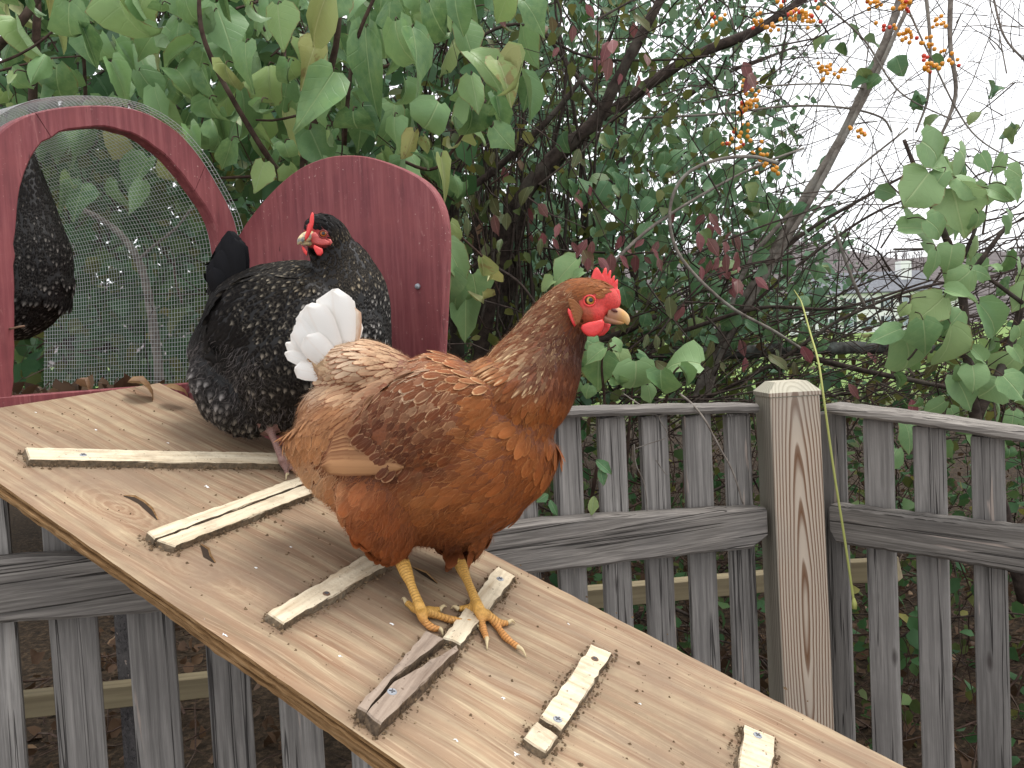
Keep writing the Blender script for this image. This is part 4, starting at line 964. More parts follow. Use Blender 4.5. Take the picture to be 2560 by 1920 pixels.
# ---- low lilac sprouts between the brown hen and the post
def sprout():
    th = thing('lilac_sapling', 'low lilac sprouts with large leaves just above the fence beside the brown hen', 'shrub', P(1600, 1900, 1.75) * [1, 1, 0])
    r = random.Random(3); s, ox, oy = .3737, 1100, 380
    big = [((1100, 1310), (985, 1400), .8), ((1065, 1340), (1050, 1580), .85), ((1190, 1340), (1240, 1500), .75), ((1310, 1400), (1330, 1640), 1.0), ((1480, 1460), (1470, 1660), 1.1), ((1740, 1420), (1490, 1350), .8), ((1330, 1340), (1480, 1390), .45), ((1150, 1270), (1240, 1320), .7), ((1600, 1440), (1730, 1590), .7), ((900, 1530), (880, 1640), .8),
           ((930, 1400), (900, 1480), .7), ((1170, 1510), (1200, 1640), .9), ((985, 1260), (1090, 1310), .8), ((915, 720), (770, 870), .75), ((960, 800), (860, 850), .6), ((760, 860), (660, 920), .7), ((1000, 1560), (960, 1650), .8), ((1390, 1560), (1420, 1680), .7), ((870, 1600), (960, 1640), .7)]
    for a, b, w in big:
        Z = 1.62 + .1 * r.random(); A, B = P(ox + a[0] * s, oy + a[1] * s, Z), P(ox + b[0] * s, oy + b[1] * s, Z)
        put_leaf(th, (RIGHTL if r.random() < .6 else LILAC)[r.randrange(16)], A, B + (B - A) * .12, -FW + UP * r.uniform(.3, .9) + RT * r.uniform(-.4, .4), w * 1.6)
    for p in ([(1470, 1300, 1.75), (1510, 1050, 1.7), (1505, 900, 1.66), (1540, 862, 1.65)], [(1640, 1300, 1.75), (1660, 1050, 1.72), (1680, 940, 1.68), (1720, 905, 1.66)], [(1560, 1300, 1.75), (1572, 1080, 1.7), (1585, 930, 1.68)]):
        branch(th, pxs(p), .0045, .0015, 'twig')
    # leaves poking through the pickets
    for a, b, w in (((1490, 1150), (1530, 1185), .6), ((1500, 1170), (1510, 1215), .6), ((1370, 1235), (1340, 1255), .7), ((1375, 1250), (1395, 1290), .5), ((1485, 1240), (1478, 1290), .6), ((1272, 1290), (1290, 1345), .5)):
        put_leaf(th, LAUREL[r.randrange(5)], P(*a, 1.32), P(*b, 1.31), -FW + UP * .4, 2.0 * w)
sprout()

# ---- burning bush with red and olive leaves, dark limbs behind the hens
def burning_bush():
    th = thing('spindle_bush', 'dark limbed spindle bush with small red and olive leaves behind the brown hen', 'shrub', P(1250, 1900, 2.5) * [1, 1, 0])
    r = random.Random(8); rn = np.random.default_rng(8)
    limbs = [([(1160, 1150, 2.6), (1215, 790, 2.5), (1290, 520, 2.45), (1400, 380, 2.45), (1490, 300, 2.45), (1570, 150, 2.4), (1640, 20, 2.4), (1680, -60, 2.4)], .030, .012), ([(1240, 1150, 2.9), (1270, 700, 2.85), (1340, 470, 2.8), (1480, 320, 2.75), (1700, 160, 2.7), (1900, 70, 2.7), (2060, -40, 2.7)], .030, .012),
             ([(1100, 520, 2.4), (1230, 430, 2.4), (1370, 300, 2.35), (1460, 190, 2.35)], .013, .007), ([(1500, 270, 2.4), (1350, 60, 2.4), (1300, -60, 2.4)], .007, .005), ([(1140, 130, 2.35), (1290, 60, 2.35), (1460, 140, 2.4), (1640, 150, 2.4), (1780, 140, 2.45)], .005, .003), ([(1380, 700, 2.3), (1560, 640, 2.3), (1650, 630, 2.3)], .004, .002),
             ([(1180, 640, 2.1), (1290, 700, 2.1), (1360, 790, 2.1)], .004, .003), ([(1370, 970, 2.2), (1400, 880, 2.15), (1500, 700, 2.15), (1640, 560, 2.2), (1860, 430, 2.3), (2010, 370, 2.35)], .0065, .003), ([(1040, 420, 2.4), (1060, 800, 2.5), (1080, 1150, 2.6)], .016, .022), ([(1130, 300, 2.6), (1140, 800, 2.7), (1150, 1200, 2.8)], .02, .026), ([(1190, 480, 2.9), (1200, 900, 2.9), (1210, 1250, 2.95)], .016, .02)]
    for k, (p, a, b) in enumerate(limbs): branch(th, pxs(p), a, b, 'bark_grey' if k == 7 else 'bark_dark', rough=.10)
    # red leaves one by one: cluster list (x, y, n, spread, red share)
    cl = [(1480, 620, 16, 90, .9), (1560, 615, 12, 60, .9), (1650, 620, 10, 60, .8), (1740, 560, 14, 60, .9), (1780, 660, 16, 60, .9), (1800, 600, 10, 60, .8), (1840, 700, 8, 50, .6), (1500, 90, 22, 120, .75), (1360, 60, 14, 100, .6), (1540, 130, 10, 60, .8), (1610, 190, 5, 60, .5), (1420, 430, 10, 120, .2), (1300, 500, 18, 140, .15), (1250, 560, 18, 120, .1),
          (1200, 420, 18, 140, .15), (1180, 500, 12, 80, .05), (1400, 560, 18, 120, .3), (1870, 180, 5, 60, .9), (1700, 780, 16, 110, .2), (1620, 850, 16, 120, .1), (1500, 760, 10, 90, .2), (1720, 880, 10, 80, .2), (1950, 880, 12, 120, .5), (2160, 920, 10, 120, .5)]
    for x, y, n, sp, red in cl:
        for i in range(int(n * .6)):
            X, Y = r.gauss(x, sp * .6), r.gauss(y, sp * .4); Z = r.uniform(2.0, 2.5); a = P(X, Y, Z); d = nrm(np.array([r.gauss(0, .45), r.gauss(0, .3), -1]))
            put_leaf(th, (REDL if r.random() < red else OLIVE)[r.randrange(6)], a, a + d * r.uniform(.03, .062), -FW + UP * r.uniform(-.2, .7) + RT * r.gauss(0, .6), r.uniform(.9, 1.3))
    kp = lambda x, y: np.clip(1.15 - np.maximum(0, x - 1500) / 500, .25, 1) * np.where(y > 900, .6, 1)
    ps = cloud(rn, 1300, (1000, 1950), (-120, 1000), (2.2, 3.4), kp); leaf_mass('foliage', th, ps, rn.uniform(.03, .06, len(ps)), 'mass_yellow', rn, .9, .9)
    a = cloud(rn, 620, (1000, 2000), (-100, 1050), (2.1, 3.4)); twig_mass('twigs', th, a, a + rn.normal(0, .19, a.shape) * [1, .7, 1] + [0.03, 0, .10], rn.uniform(.0012, .004, len(a)), 'bark_dark', rn)
    a = cloud(rn, 170, (1000, 1500), (350, 1050), (2.3, 3.4)); twig_mass('canes', th, a, a + rn.normal(0, .06, a.shape) + [.02, 0, .5], rn.uniform(.003, .008, len(a)), 'bark_dark', rn)
burning_bush()

# ---- bittersweet vine: loops, round leaves, orange berries
def berry_mats():
    MAT['berry'] = plain('berry_orange', (222, 148, 40), .3, spec=.5); MAT['berry_red'] = plain('berry_red', (206, 62, 38), .3, spec=.5)
berry_mats()
def uv_ball(name, mat, n=8, m=6):
    V = [(math.sin(t) * math.cos(q), math.sin(t) * math.sin(q), math.cos(t)) for t in np.linspace(0.05, math.pi - .05, m) for q in np.linspace(0, 2 * math.pi, n, endpoint=False)]
    Fc = [(i * n + j, (i + 1) * n + j, (i + 1) * n + (j + 1) % n, i * n + (j + 1) % n) for i in range(m - 1) for j in range(n)] + [tuple(range(n - 1, -1, -1))[::-1], tuple((m - 1) * n + j for j in range(n))]
    return mesh(name, V, Fc, mat)
def bittersweet():
    th = thing('bittersweet_vine', 'bittersweet vine with orange berries and a looping grey stem over the brush', 'vine', P(1950, 1900, 2.6) * [1, 1, 0])
    r = random.Random(21); rn = np.random.default_rng(21)
    stems = [([(1945, 408, 1.9), (1880, 392, 1.9), (1800, 398, 1.9), (1730, 425, 1.9), (1690, 470, 1.9), (1674, 540, 1.9), (1690, 620, 1.9), (1740, 690, 1.9), (1830, 770, 1.92), (1930, 825, 1.95), (2000, 870, 2.0)], .0042, .0038),
             ([(1600, 295, 2.5), (1800, 285, 2.5), (1960, 266, 2.5), (2100, 268, 2.5), (2200, 292, 2.5), (2230, 330, 2.5)], .004, .003), ([(1830, 295, 2.4), (1815, 265, 2.4), (1840, 235, 2.4), (1930, 215, 2.4), (2080, 210, 2.45), (2180, 225, 2.5)], .0035, .002),
             ([(1740, 960, 2.6), (1790, 860, 2.5), (1950, 700, 2.5), (2140, 560, 2.5), (2260, 500, 2.5), (2400, 450, 2.55)], .006, .003), ([(1760, 1000, 2.5), (1950, 900, 2.4), (2100, 800, 2.4), (2300, 720, 2.4), (2500, 690, 2.4)], .006, .004), ([(1700, 830, 2.4), (1900, 770, 2.35), (2100, 770, 2.3), (2330, 700, 2.3)], .007, .003),
             ([(2085, 560, 2.1), (2110, 640, 2.1), (2140, 720, 2.1), (2162, 765, 2.1)], .004, .0045), ([(2260, 0, 2.3), (2330, 150, 2.3), (2430, 330, 2.3), (2570, 420, 2.3)], .003, .002), ([(2480, -20, 2.3), (2510, 90, 2.3), (2570, 160, 2.3)], .003, .003), ([(2050, 0, 2.3), (2160, 100, 2.35), (2250, 230, 2.35), (2380, 300, 2.35)], .003, .002)]
    for p, a, b in stems: branch(th, pxs(p), a, b, 'bark_grey' if a < .0045 else 'bark_dark', 'stem', 7, .05, 8)
    BO, BR = uv_ball('berry', MAT['berry']), uv_ball('berry', MAT['berry_red'])
    clusters = [(1790, 45, 6), (1900, 50, 10), (1925, 65, 8), (1990, 35, 14), (2030, 45, 14), (2180, 8, 12), (2260, 10, 16), (2230, 75, 6), (2270, 90, 12), (2310, 110, 10), (2350, 55, 9), (2325, 165, 16), (2380, 150, 8), (2060, 175, 12), (2090, 178, 6), (1870, 210, 7), (1880, 255, 14), (1862, 280, 14), (1846, 335, 10), (1842, 362, 8), (1898, 372, 7), (1925, 420, 7), (2140, 325, 8), (1905, 400, 3), (2050, 10, 5), (1955, 10, 5)]
    for x, y, n in clusters:
        Z = r.uniform(2.2, 2.4)
        red = .15 if r.random() < .75 else .6
        for i in range(n):
            p = P(r.gauss(x, 13), r.gauss(y, 11), Z + r.gauss(0, .015)); sc = r.uniform(.0054, .0068)
            o = bpy.data.objects.new('berry', BR if r.random() < red else BO); COL.objects.link(o); o.parent = th; o.matrix_basis = Matrix.Translation(Vector(p) - Vector(th.location)) @ Matrix.Scale(sc, 4)
    # visible round leaves, each its own part
    def edge(x, y): return x < 1990 - 120 * math.sin(y / 160.0) + r.gauss(0, 70)
    c = 0
    while c < 290:
        x, y = r.uniform(1330, 2080), r.uniform(300, 860)
        if not edge(x, y): continue
        if x < 1480 and r.random() < .5: continue
        Z = r.uniform(2.3, 2.9); a = P(x, y, Z); d = nrm(np.array([r.gauss(0, .7), r.gauss(0, .4), -.7]))
        put_leaf(th, VINE[r.randrange(8)], a, a + d * r.uniform(.045, .075), -FW * .6 + UP * r.uniform(.1, 1.1) + RT * r.gauss(0, .6), r.uniform(.85, 1.15)); c += 1
    # dark leaves hanging against the sky
    for x, y in ((2110, 105), (2150, 170), (2180, 150), (2090, 85), (2200, 190), (2170, 200), (2160, 95), (2310, 245), (2300, 235), (2470, 200), (2510, 218), (2320, 150), (2290, 240), (2450, 280), (2530, 305), (2190, 470), (2200, 480), (2240, 140), (2540, 310), (2120, 60), (2060, 90), (2350, 290)):
        a = P(x, y, 2.4); d = nrm(np.array([r.gauss(0, .7), r.gauss(0, .4), -.7])); put_leaf(th, VINE[r.randrange(8)], a, a + d * r.uniform(.045, .07), -FW * .3 + UP * r.uniform(-.4, .6) + RT * r.gauss(0, .6), 1.1)
    kp = lambda x, y: np.clip((2110 - 110 * np.sin(y / 160.0) - x) / 260, 0, 1) * np.where(y < 250, .7, 1) * np.where(y > 840, .35, 1)
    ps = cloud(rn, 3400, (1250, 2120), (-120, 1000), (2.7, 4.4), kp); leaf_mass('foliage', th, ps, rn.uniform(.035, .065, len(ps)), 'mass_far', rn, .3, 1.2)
    # tangle of stems and bare shoots
    n = 300; a = cloud(rn, n, (1500, 2650), (560, 1150), (2.1, 3.4)); b = a + rn.normal(0, .22, a.shape) * [1.0, .5, .5] + [.32, 0, .14]; twig_mass('twigs', th, a, b, rn.uniform(.0014, .0046, len(a)), 'bark_dark', rn, .15)
    a = cloud(rn, 110, (1800, 2650), (-80, 560), (2.6, 4.5)); b = a + rn.normal(0, .30, a.shape) + [.12, 0, .02]; twig_mass('shoots', th, a, b, rn.uniform(.0012, .0030, len(a)), 'bark_dark', rn, .15)
bittersweet()

# ---- slanting vine-wrapped trunk on the right
def leaning_trunk():
    th = thing('leaning_tree', 'slanting grey trunk wrapped in vines crossing the white sky', 'tree', P(1740, 1900, 2.6) * [1, 1, 0])
    branch(th, pxs([(1740, 1010, 2.6), (1790, 860, 2.55), (1900, 690, 2.5), (2010, 500, 2.5), (2100, 350, 2.5), (2170, 200, 2.5), (2230, 60, 2.5), (2270, -80, 2.5)]), .018, .011, 'bark_grey', 'trunk', 10, .06)
    branch(th, pxs([(1760, 1010, 2.55), (1815, 860, 2.5), (1915, 690, 2.46), (2025, 505, 2.46), (2110, 345, 2.46), (2190, 190, 2.46), (2250, 60, 2.46), (2320, -80, 2.46)]), .010, .006, 'bark_grey', 'stem', 8, .05)
    branch(th, pxs([(2380, -60, 2.4), (2375, 100, 2.4), (2390, 220, 2.4), (2370, 300, 2.4), (2330, 380, 2.4)]), .008, .004, 'bark_grey', 'stem', 7, .06)
    branch(th, pxs([(2310, -60, 2.4), (2325, 100, 2.4), (2320, 240, 2.4), (2290, 330, 2.4)]), .006, .003, 'bark_grey', 'stem', 7, .06)
    branch(th, pxs([(2020, 500, 2.5), (1950, 560, 2.5), (1860, 680, 2.5), (1800, 860, 2.5)]), .007, .009, 'bark_grey', 'stem', 7, .06)
    branch(th, pxs([(1880, 700, 2.5), (2000, 590, 2.5), (2150, 500, 2.5), (2260, 440, 2.5)]), .008, .004, 'bark_dark', 'limb', 7, .08)
    branch(th, pxs([(1800, 860, 2.5), (1950, 640, 2.52), (2090, 470, 2.52), (2270, 320, 2.5)]), .005, .003, 'bark_grey', 'stem', 7, .06)
    rn = np.random.default_rng(5); a = cloud(rn, 130, (1950, 2600), (-60, 450), (2.5, 3.6)); twig_mass('twigs', th, a, a + rn.normal(0, .3, a.shape) + [0, 0, .05], rn.uniform(.0010, .0028, len(a)), 'bark_grey', rn)
leaning_trunk()

# ---- fallen limbs and brush behind the fence
def log(name, pts, r0, r1, mat, label):
    p = pxs(pts); th = thing(name, label, 'log', p[0] * [1, 1, 0]); branch(th, p, r0, r1, mat, 'wood', 10, .08)
log('fallen_log', [(1650, 885, 2.7), (1800, 884, 2.7), (2000, 872, 2.75), (2200, 870, 2.8), (2420, 880, 2.85)], .026, .020, 'bark_lichen', 'lichen covered log lying level in the brush above the post')
log('fallen_branch', [(2010, 890, 2.2), (2150, 925, 2.2), (2300, 955, 2.2), (2400, 975, 2.2)], .008, .006, 'bark_dark', 'dark fallen branch slanting down above the angled fence')
log('fallen_branch', [(1280, 1010, 2.4), (1440, 880, 2.4), (1560, 830, 2.4), (1640, 790, 2.4)], .014, .008, 'bark_dark', 'dark fallen branch slanting up behind the head of the brown hen')
def yellow_stem():
    th = thing('grass_stem', 'long yellow green plant stem hanging over the fence right of the post', 'stem', P(2005, 770, 1.38))
    pts = pxs([(1985, 725, 2.3), (1996, 742, 1.9), (2005, 760, 1.62), (2025, 830, 1.5), (2046, 905, 1.40), (2060, 1000, 1.36), (2085, 1180, 1.35), (2112, 1350, 1.35), (2136, 1515, 1.35)])
    p = catmull(pts, 8); V, T = tube_np(p - np.array(th.location), np.linspace(.0015, .0021, len(p)), 7); child('stem', mesh_tris('stem', V, T, MAT['stem_yellow']), th)
    q = pxs([(2134, 1495, 1.35), (2136, 1508, 1.35), (2136, 1522, 1.35)]); V, T = tube_np(np.array(q) - np.array(th.location), [.0022, .0045, .0042], 8); child('tip', mesh_tris('tip', V, T, MAT['stem_yellow']), th)
yellow_stem()
def bare_vine():
    th = thing('dry_tendril', 'thin pale dry tendril dangling down the pickets left of the post', 'vine', P(1720, 990, 1.40))
    for p, a in (([(1700, 985, 1.46), (1730, 1010, 1.41), (1762, 1050, 1.37), (1800, 1120, 1.36), (1832, 1180, 1.36), (1858, 1260, 1.36)], .0022), ([(1640, 1010, 1.40), (1650, 1050, 1.38), (1668, 1090, 1.38), (1620, 1110, 1.38), (1585, 1122, 1.38)], .0012), ([(1585, 1110, 1.38), (1590, 1160, 1.38), (1612, 1215, 1.38), (1620, 1300, 1.38)], .0014), ([(1690, 1010, 1.42), (1650, 1040, 1.40), (1600, 1012, 1.41), (1560, 985, 1.45)], .002), ([(1640, 1150, 1.37), (1660, 1180, 1.37), (1670, 1188, 1.37)], .001)):
        branch(th, pxs(p), a, a * .6, 'bark_grey', 'tendril', 5, .05)
bare_vine()

# ---- trees behind: trunk, limbs, crown
def back_tree(px, Z, hz, label, n, mat, region, size, seed, keep=None, trunk=.09):
    rn = np.random.default_rng(seed); b = P(px, 900, Z); b[2] = hill_z(0, b[1]); th = thing('tree', label, 'tree', b, 'trees behind the fence')
    branch(th, [b, b + [0.1, 0, hz * .3], b + [-.1, .1, hz * .6], b + [.1, .1, hz]], trunk, trunk * .3, 'bark_dark', 'trunk', 9, .06)
    for k in range(7):
        h = hz * (.2 + .1 * k); a = b + [0, 0, h]; s_ = 1 if k % 2 else -1
        branch(th, [a, a + [s_ * hz * .15, rn.normal(0, .2), hz * .1], a + [s_ * hz * .32, rn.normal(0, .3), hz * .16]], trunk * .4, trunk * .1, 'bark_dark', 'limb', 6, .06)
    ps = cloud(rn, n, *region, keep); leaf_mass('crown', th, ps, rn.uniform(*size, len(ps)), mat, rn, .3, 1.1)
    a = cloud(rn, n // 12, *region, keep); twig_mass('twigs', th, a, a + rn.normal(0, .35, a.shape) + [0, 0, .2], rn.uniform(.003, .010, len(a)), 'bark_dark', rn)
def k_mid(x, y): return np.clip((2170 - 120 * np.sin(y / 170.0) - x) / 330, 0, 1) * np.clip(1.05 - np.maximum(0, 250 - y) / 900, .4, 1)
back_tree(150, 6.5, 4.2, 'dense green tree rising behind the coop on the far left', 6500, 'mass_green', ((-350, 750), (-250, 1000), (4.2, 7.5)), (.07, .12), 31)
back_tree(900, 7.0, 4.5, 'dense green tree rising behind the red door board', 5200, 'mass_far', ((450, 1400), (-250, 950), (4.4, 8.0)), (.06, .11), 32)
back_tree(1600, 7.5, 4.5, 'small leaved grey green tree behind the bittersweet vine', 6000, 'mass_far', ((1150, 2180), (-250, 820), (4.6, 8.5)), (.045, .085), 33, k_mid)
def far_hedge():
    rn = np.random.default_rng(40); th = thing('hedgerow', 'dark hedgerow closing the view behind the trees on the left', 'hedge', P(600, 900, 11) * [1, 1, 0])
    kp = lambda x, y: np.clip((1720 - x) / 300, 0, 1)
    ps = cloud(rn, 6500, (-500, 1750), (-350, 960), (9.5, 12.5), lambda x, y: kp(x, y) * np.where(x < 900, 1, .6)); leaf_mass('foliage', th, ps, rn.uniform(.2, .34, len(ps)), 'mass_green', rn, .2, 1.2)
    ps = cloud(rn, 1500, (1000, 2030), (690, 1000), (4, 9)); leaf_mass('brush', th, ps, rn.uniform(.05, .10, len(ps)), 'mass_yellow', rn, .2, 1.0)
    a = cloud(rn, 320, (900, 1980), (560, 960), (5, 10)); twig_mass('twigs', th, a, a + rn.normal(0, .4, a.shape) + [0, 0, .35], rn.uniform(.003, .008, len(a)), 'bark_dark', rn)
far_hedge()
def mid_brush():
    rn = np.random.default_rng(77); th = thing('brush_bank', 'bank of leafy brush filling the view just above the fence rail', 'brush'); tag(th, kind='stuff')
    kp = lambda x, y: np.where((x > 1950) & (y < 870), np.where(y > 835, .5, .12), 1.0)
    ps = cloud(rn, 1900, (1050, 2700), (770, 1060), (2.6, 5.5), kp); leaf_mass('olive_leaves', th, ps, rn.uniform(.03, .06, len(ps)), 'mass_yellow', rn, .4, 1.1)
    ps = cloud(rn, 1500, (1050, 2700), (770, 1060), (2.6, 5.5), kp); leaf_mass('green_leaves', th, ps, rn.uniform(.03, .06, len(ps)), 'mass_green', rn, .4, 1.1)
    ps = cloud(rn, 900, (1050, 2700), (800, 1060), (2.6, 5.5), kp); leaf_mass('dry_leaves', th, ps, rn.uniform(.03, .05, len(ps)), 'mass_dead', rn, .4, 1.0)
    a = cloud(rn, 420, (1050, 2700), (800, 1080), (2.4, 5.0)); twig_mass('stalks', th, a, a + rn.normal(0, .2, a.shape) * [1, .5, .5] + [.1, 0, .05], rn.uniform(.0016, .006, len(a)), 'bark_dark', rn)
mid_brush()
def brush():
    rn = np.random.default_rng(61); th = thing('brush_pile', 'low tangle of brown stalks and small leaves on the ground behind both fences', 'brush'); tag(th, kind='stuff')
    def low(n, x, y, z): return np.stack([rn.uniform(*x, n), rn.uniform(*y, n), rn.uniform(0, 1, n) ** 1.4 * z], 1)
    def behind(p): return p[((p - np.array(FA1)) @ FA_N < -.2) & ((p - np.array(FB0)) @ FB_N < -.2)]
    a = behind(low(1500, (-1.6, 3.2), (2.0, 6.0), .95)); twig_mass('stalks', th, a, a + rn.normal(0, .2, a.shape) * [1, .5, .7] + [0, 0, .10], rn.uniform(.0015, .005, len(a)), 'twig', rn)
    a = behind(low(420, (-1.6, 3.2), (2.0, 5.0), .8)); twig_mass('dark_stalks', th, a, a + rn.normal(0, .3, a.shape) * [1, .5, .6] + [0, 0, .05], rn.uniform(.002, .007, len(a)), 'bark_dark', rn)
    a = behind(low(1300, (-1.8, 3.4), (2.2, 6.5), .7)); leaf_mass('dry_leaves', th, a, rn.uniform(.025, .055, len(a)), 'mass_dead', rn, .3, 1.0)
    a = behind(low(2600, (-1.8, 3.4), (2.2, 6.5), 1.05)); leaf_mass('olive_leaves', th, a, rn.uniform(.025, .06, len(a)), 'mass_yellow', rn, .3, 1.1)
    a = behind(low(3000, (-1.8, 3.4), (2.2, 5.5), 1.1)); leaf_mass('green_leaves', th, a, rn.uniform(.03, .06, len(a)), 'mass_green', rn, .3, 1.1)
brush()

# ---- litter on the ground behind and under the fence, inside the coop
def litter():
    rn = np.random.default_rng(50)
    root = thing('leaf_litter', 'fallen brown leaves and bits of stick on the ground behind the fence', 'leaf litter'); tag(root, kind='stuff')
    n = 4200; pos = np.stack([rn.uniform(-2.2, 2.6, n), rn.uniform(.9, 5.5, n), rn.uniform(.0, .05, n)], 1)
    leaf_mass('fallen_leaves', root, pos, rn.uniform(.035, .07, n), 'mass_dead', rn, -.1, 1.2)
    n = 500; a = np.stack([rn.uniform(-2.2, 2.6, n), rn.uniform(1.3, 4.0, n), rn.uniform(.01, .25, n)], 1); b = a + rn.normal(0, .22, (n, 3)) * [1, 1, .35]; b[:, 2] = np.maximum(b[:, 2], .01)
    twig_mass('sticks', root, a, b, rn.uniform(.0015, .006, n), 'twig', rn)
    # low green plants seen between the pickets
    n = 2600; pos = np.stack([rn.uniform(-1.6, 2.2, n), rn.uniform(1.35, 3.2, n), rn.uniform(.02, .95, n)], 1)
    pos = pos[((pos - np.array(FA1)) @ FA_N < -.16) & ((pos - np.array(FB0)) @ FB_N < -.16)]
    leaf_mass('seedlings', root, pos, rn.uniform(.03, .06, len(pos)), 'mass_green', rn, .4, 1.2)
    pos2 = np.stack([rn.uniform(-1.6, 1.9, 420), rn.uniform(1.5, 2.8, 420), rn.uniform(.05, .95, 420)], 1)
    pos2 = pos2[((pos2 - np.array(FA1)) @ FA_N < -.12) & ((pos2 - np.array(FB0)) @ FB_N < -.12)]
    twig_mass('stalks', root, pos2, pos2 + rn.normal(0, .12, pos2.shape) * [1, .4, 1] + [0, 0, .12], rn.uniform(.0012, .0036, len(pos2)), 'twig', rn)
    # bedding in the coop
    L_, parts = .6, []
    n = 240; xy = np.stack([rn.uniform(-.02, .30, n), rn.uniform(.035, .5, n), rn.uniform(-.006, .006, n)], 1)
    w = A_P0 + xy[:, :1] * BASE_DIR + xy[:, 1:2] * AX + xy[:, 2:] * np.array([0, 0, 1])
    bed = thing('bedding', 'dry leaves and stalks strewn on the coop floor inside the arch', 'bedding', A_P0); tag(bed, kind='stuff')
    leaf_mass('dry_leaves', bed, w, rn.uniform(.02, .045, n), 'mass_dead', rn, -.15, 1.0)
    a = w[:90]; twig_mass('stalks', bed, a, a + rn.normal(0, .04, a.shape) * [1, 1, .2] + [0, 0, .006], rn.uniform(.0006, .0014, 90), 'bark_grey', rn)
litter()
def dead_leaf(px, py, L, mi, label):
    a = P(px, py, 1.27)
    o = link('dead_leaf', DEADL[mi], None, frame(a, nrm(np.array([.9, .3, .05])) * L, nrm(np.array([-.3, .9, .2])) * L, (0, -.1 * L, L))); tag(o, label, 'leaf')
dead_leaf(330, 958, .06, 0, 'curled brown leaf on the coop floor against the mesh'); dead_leaf(420, 960, .04, 2, 'small tan dead leaf on the coop sill beside the speckled hen'); dead_leaf(200, 965, .05, 3, 'small curled leaf lying mid sill inside the arch')

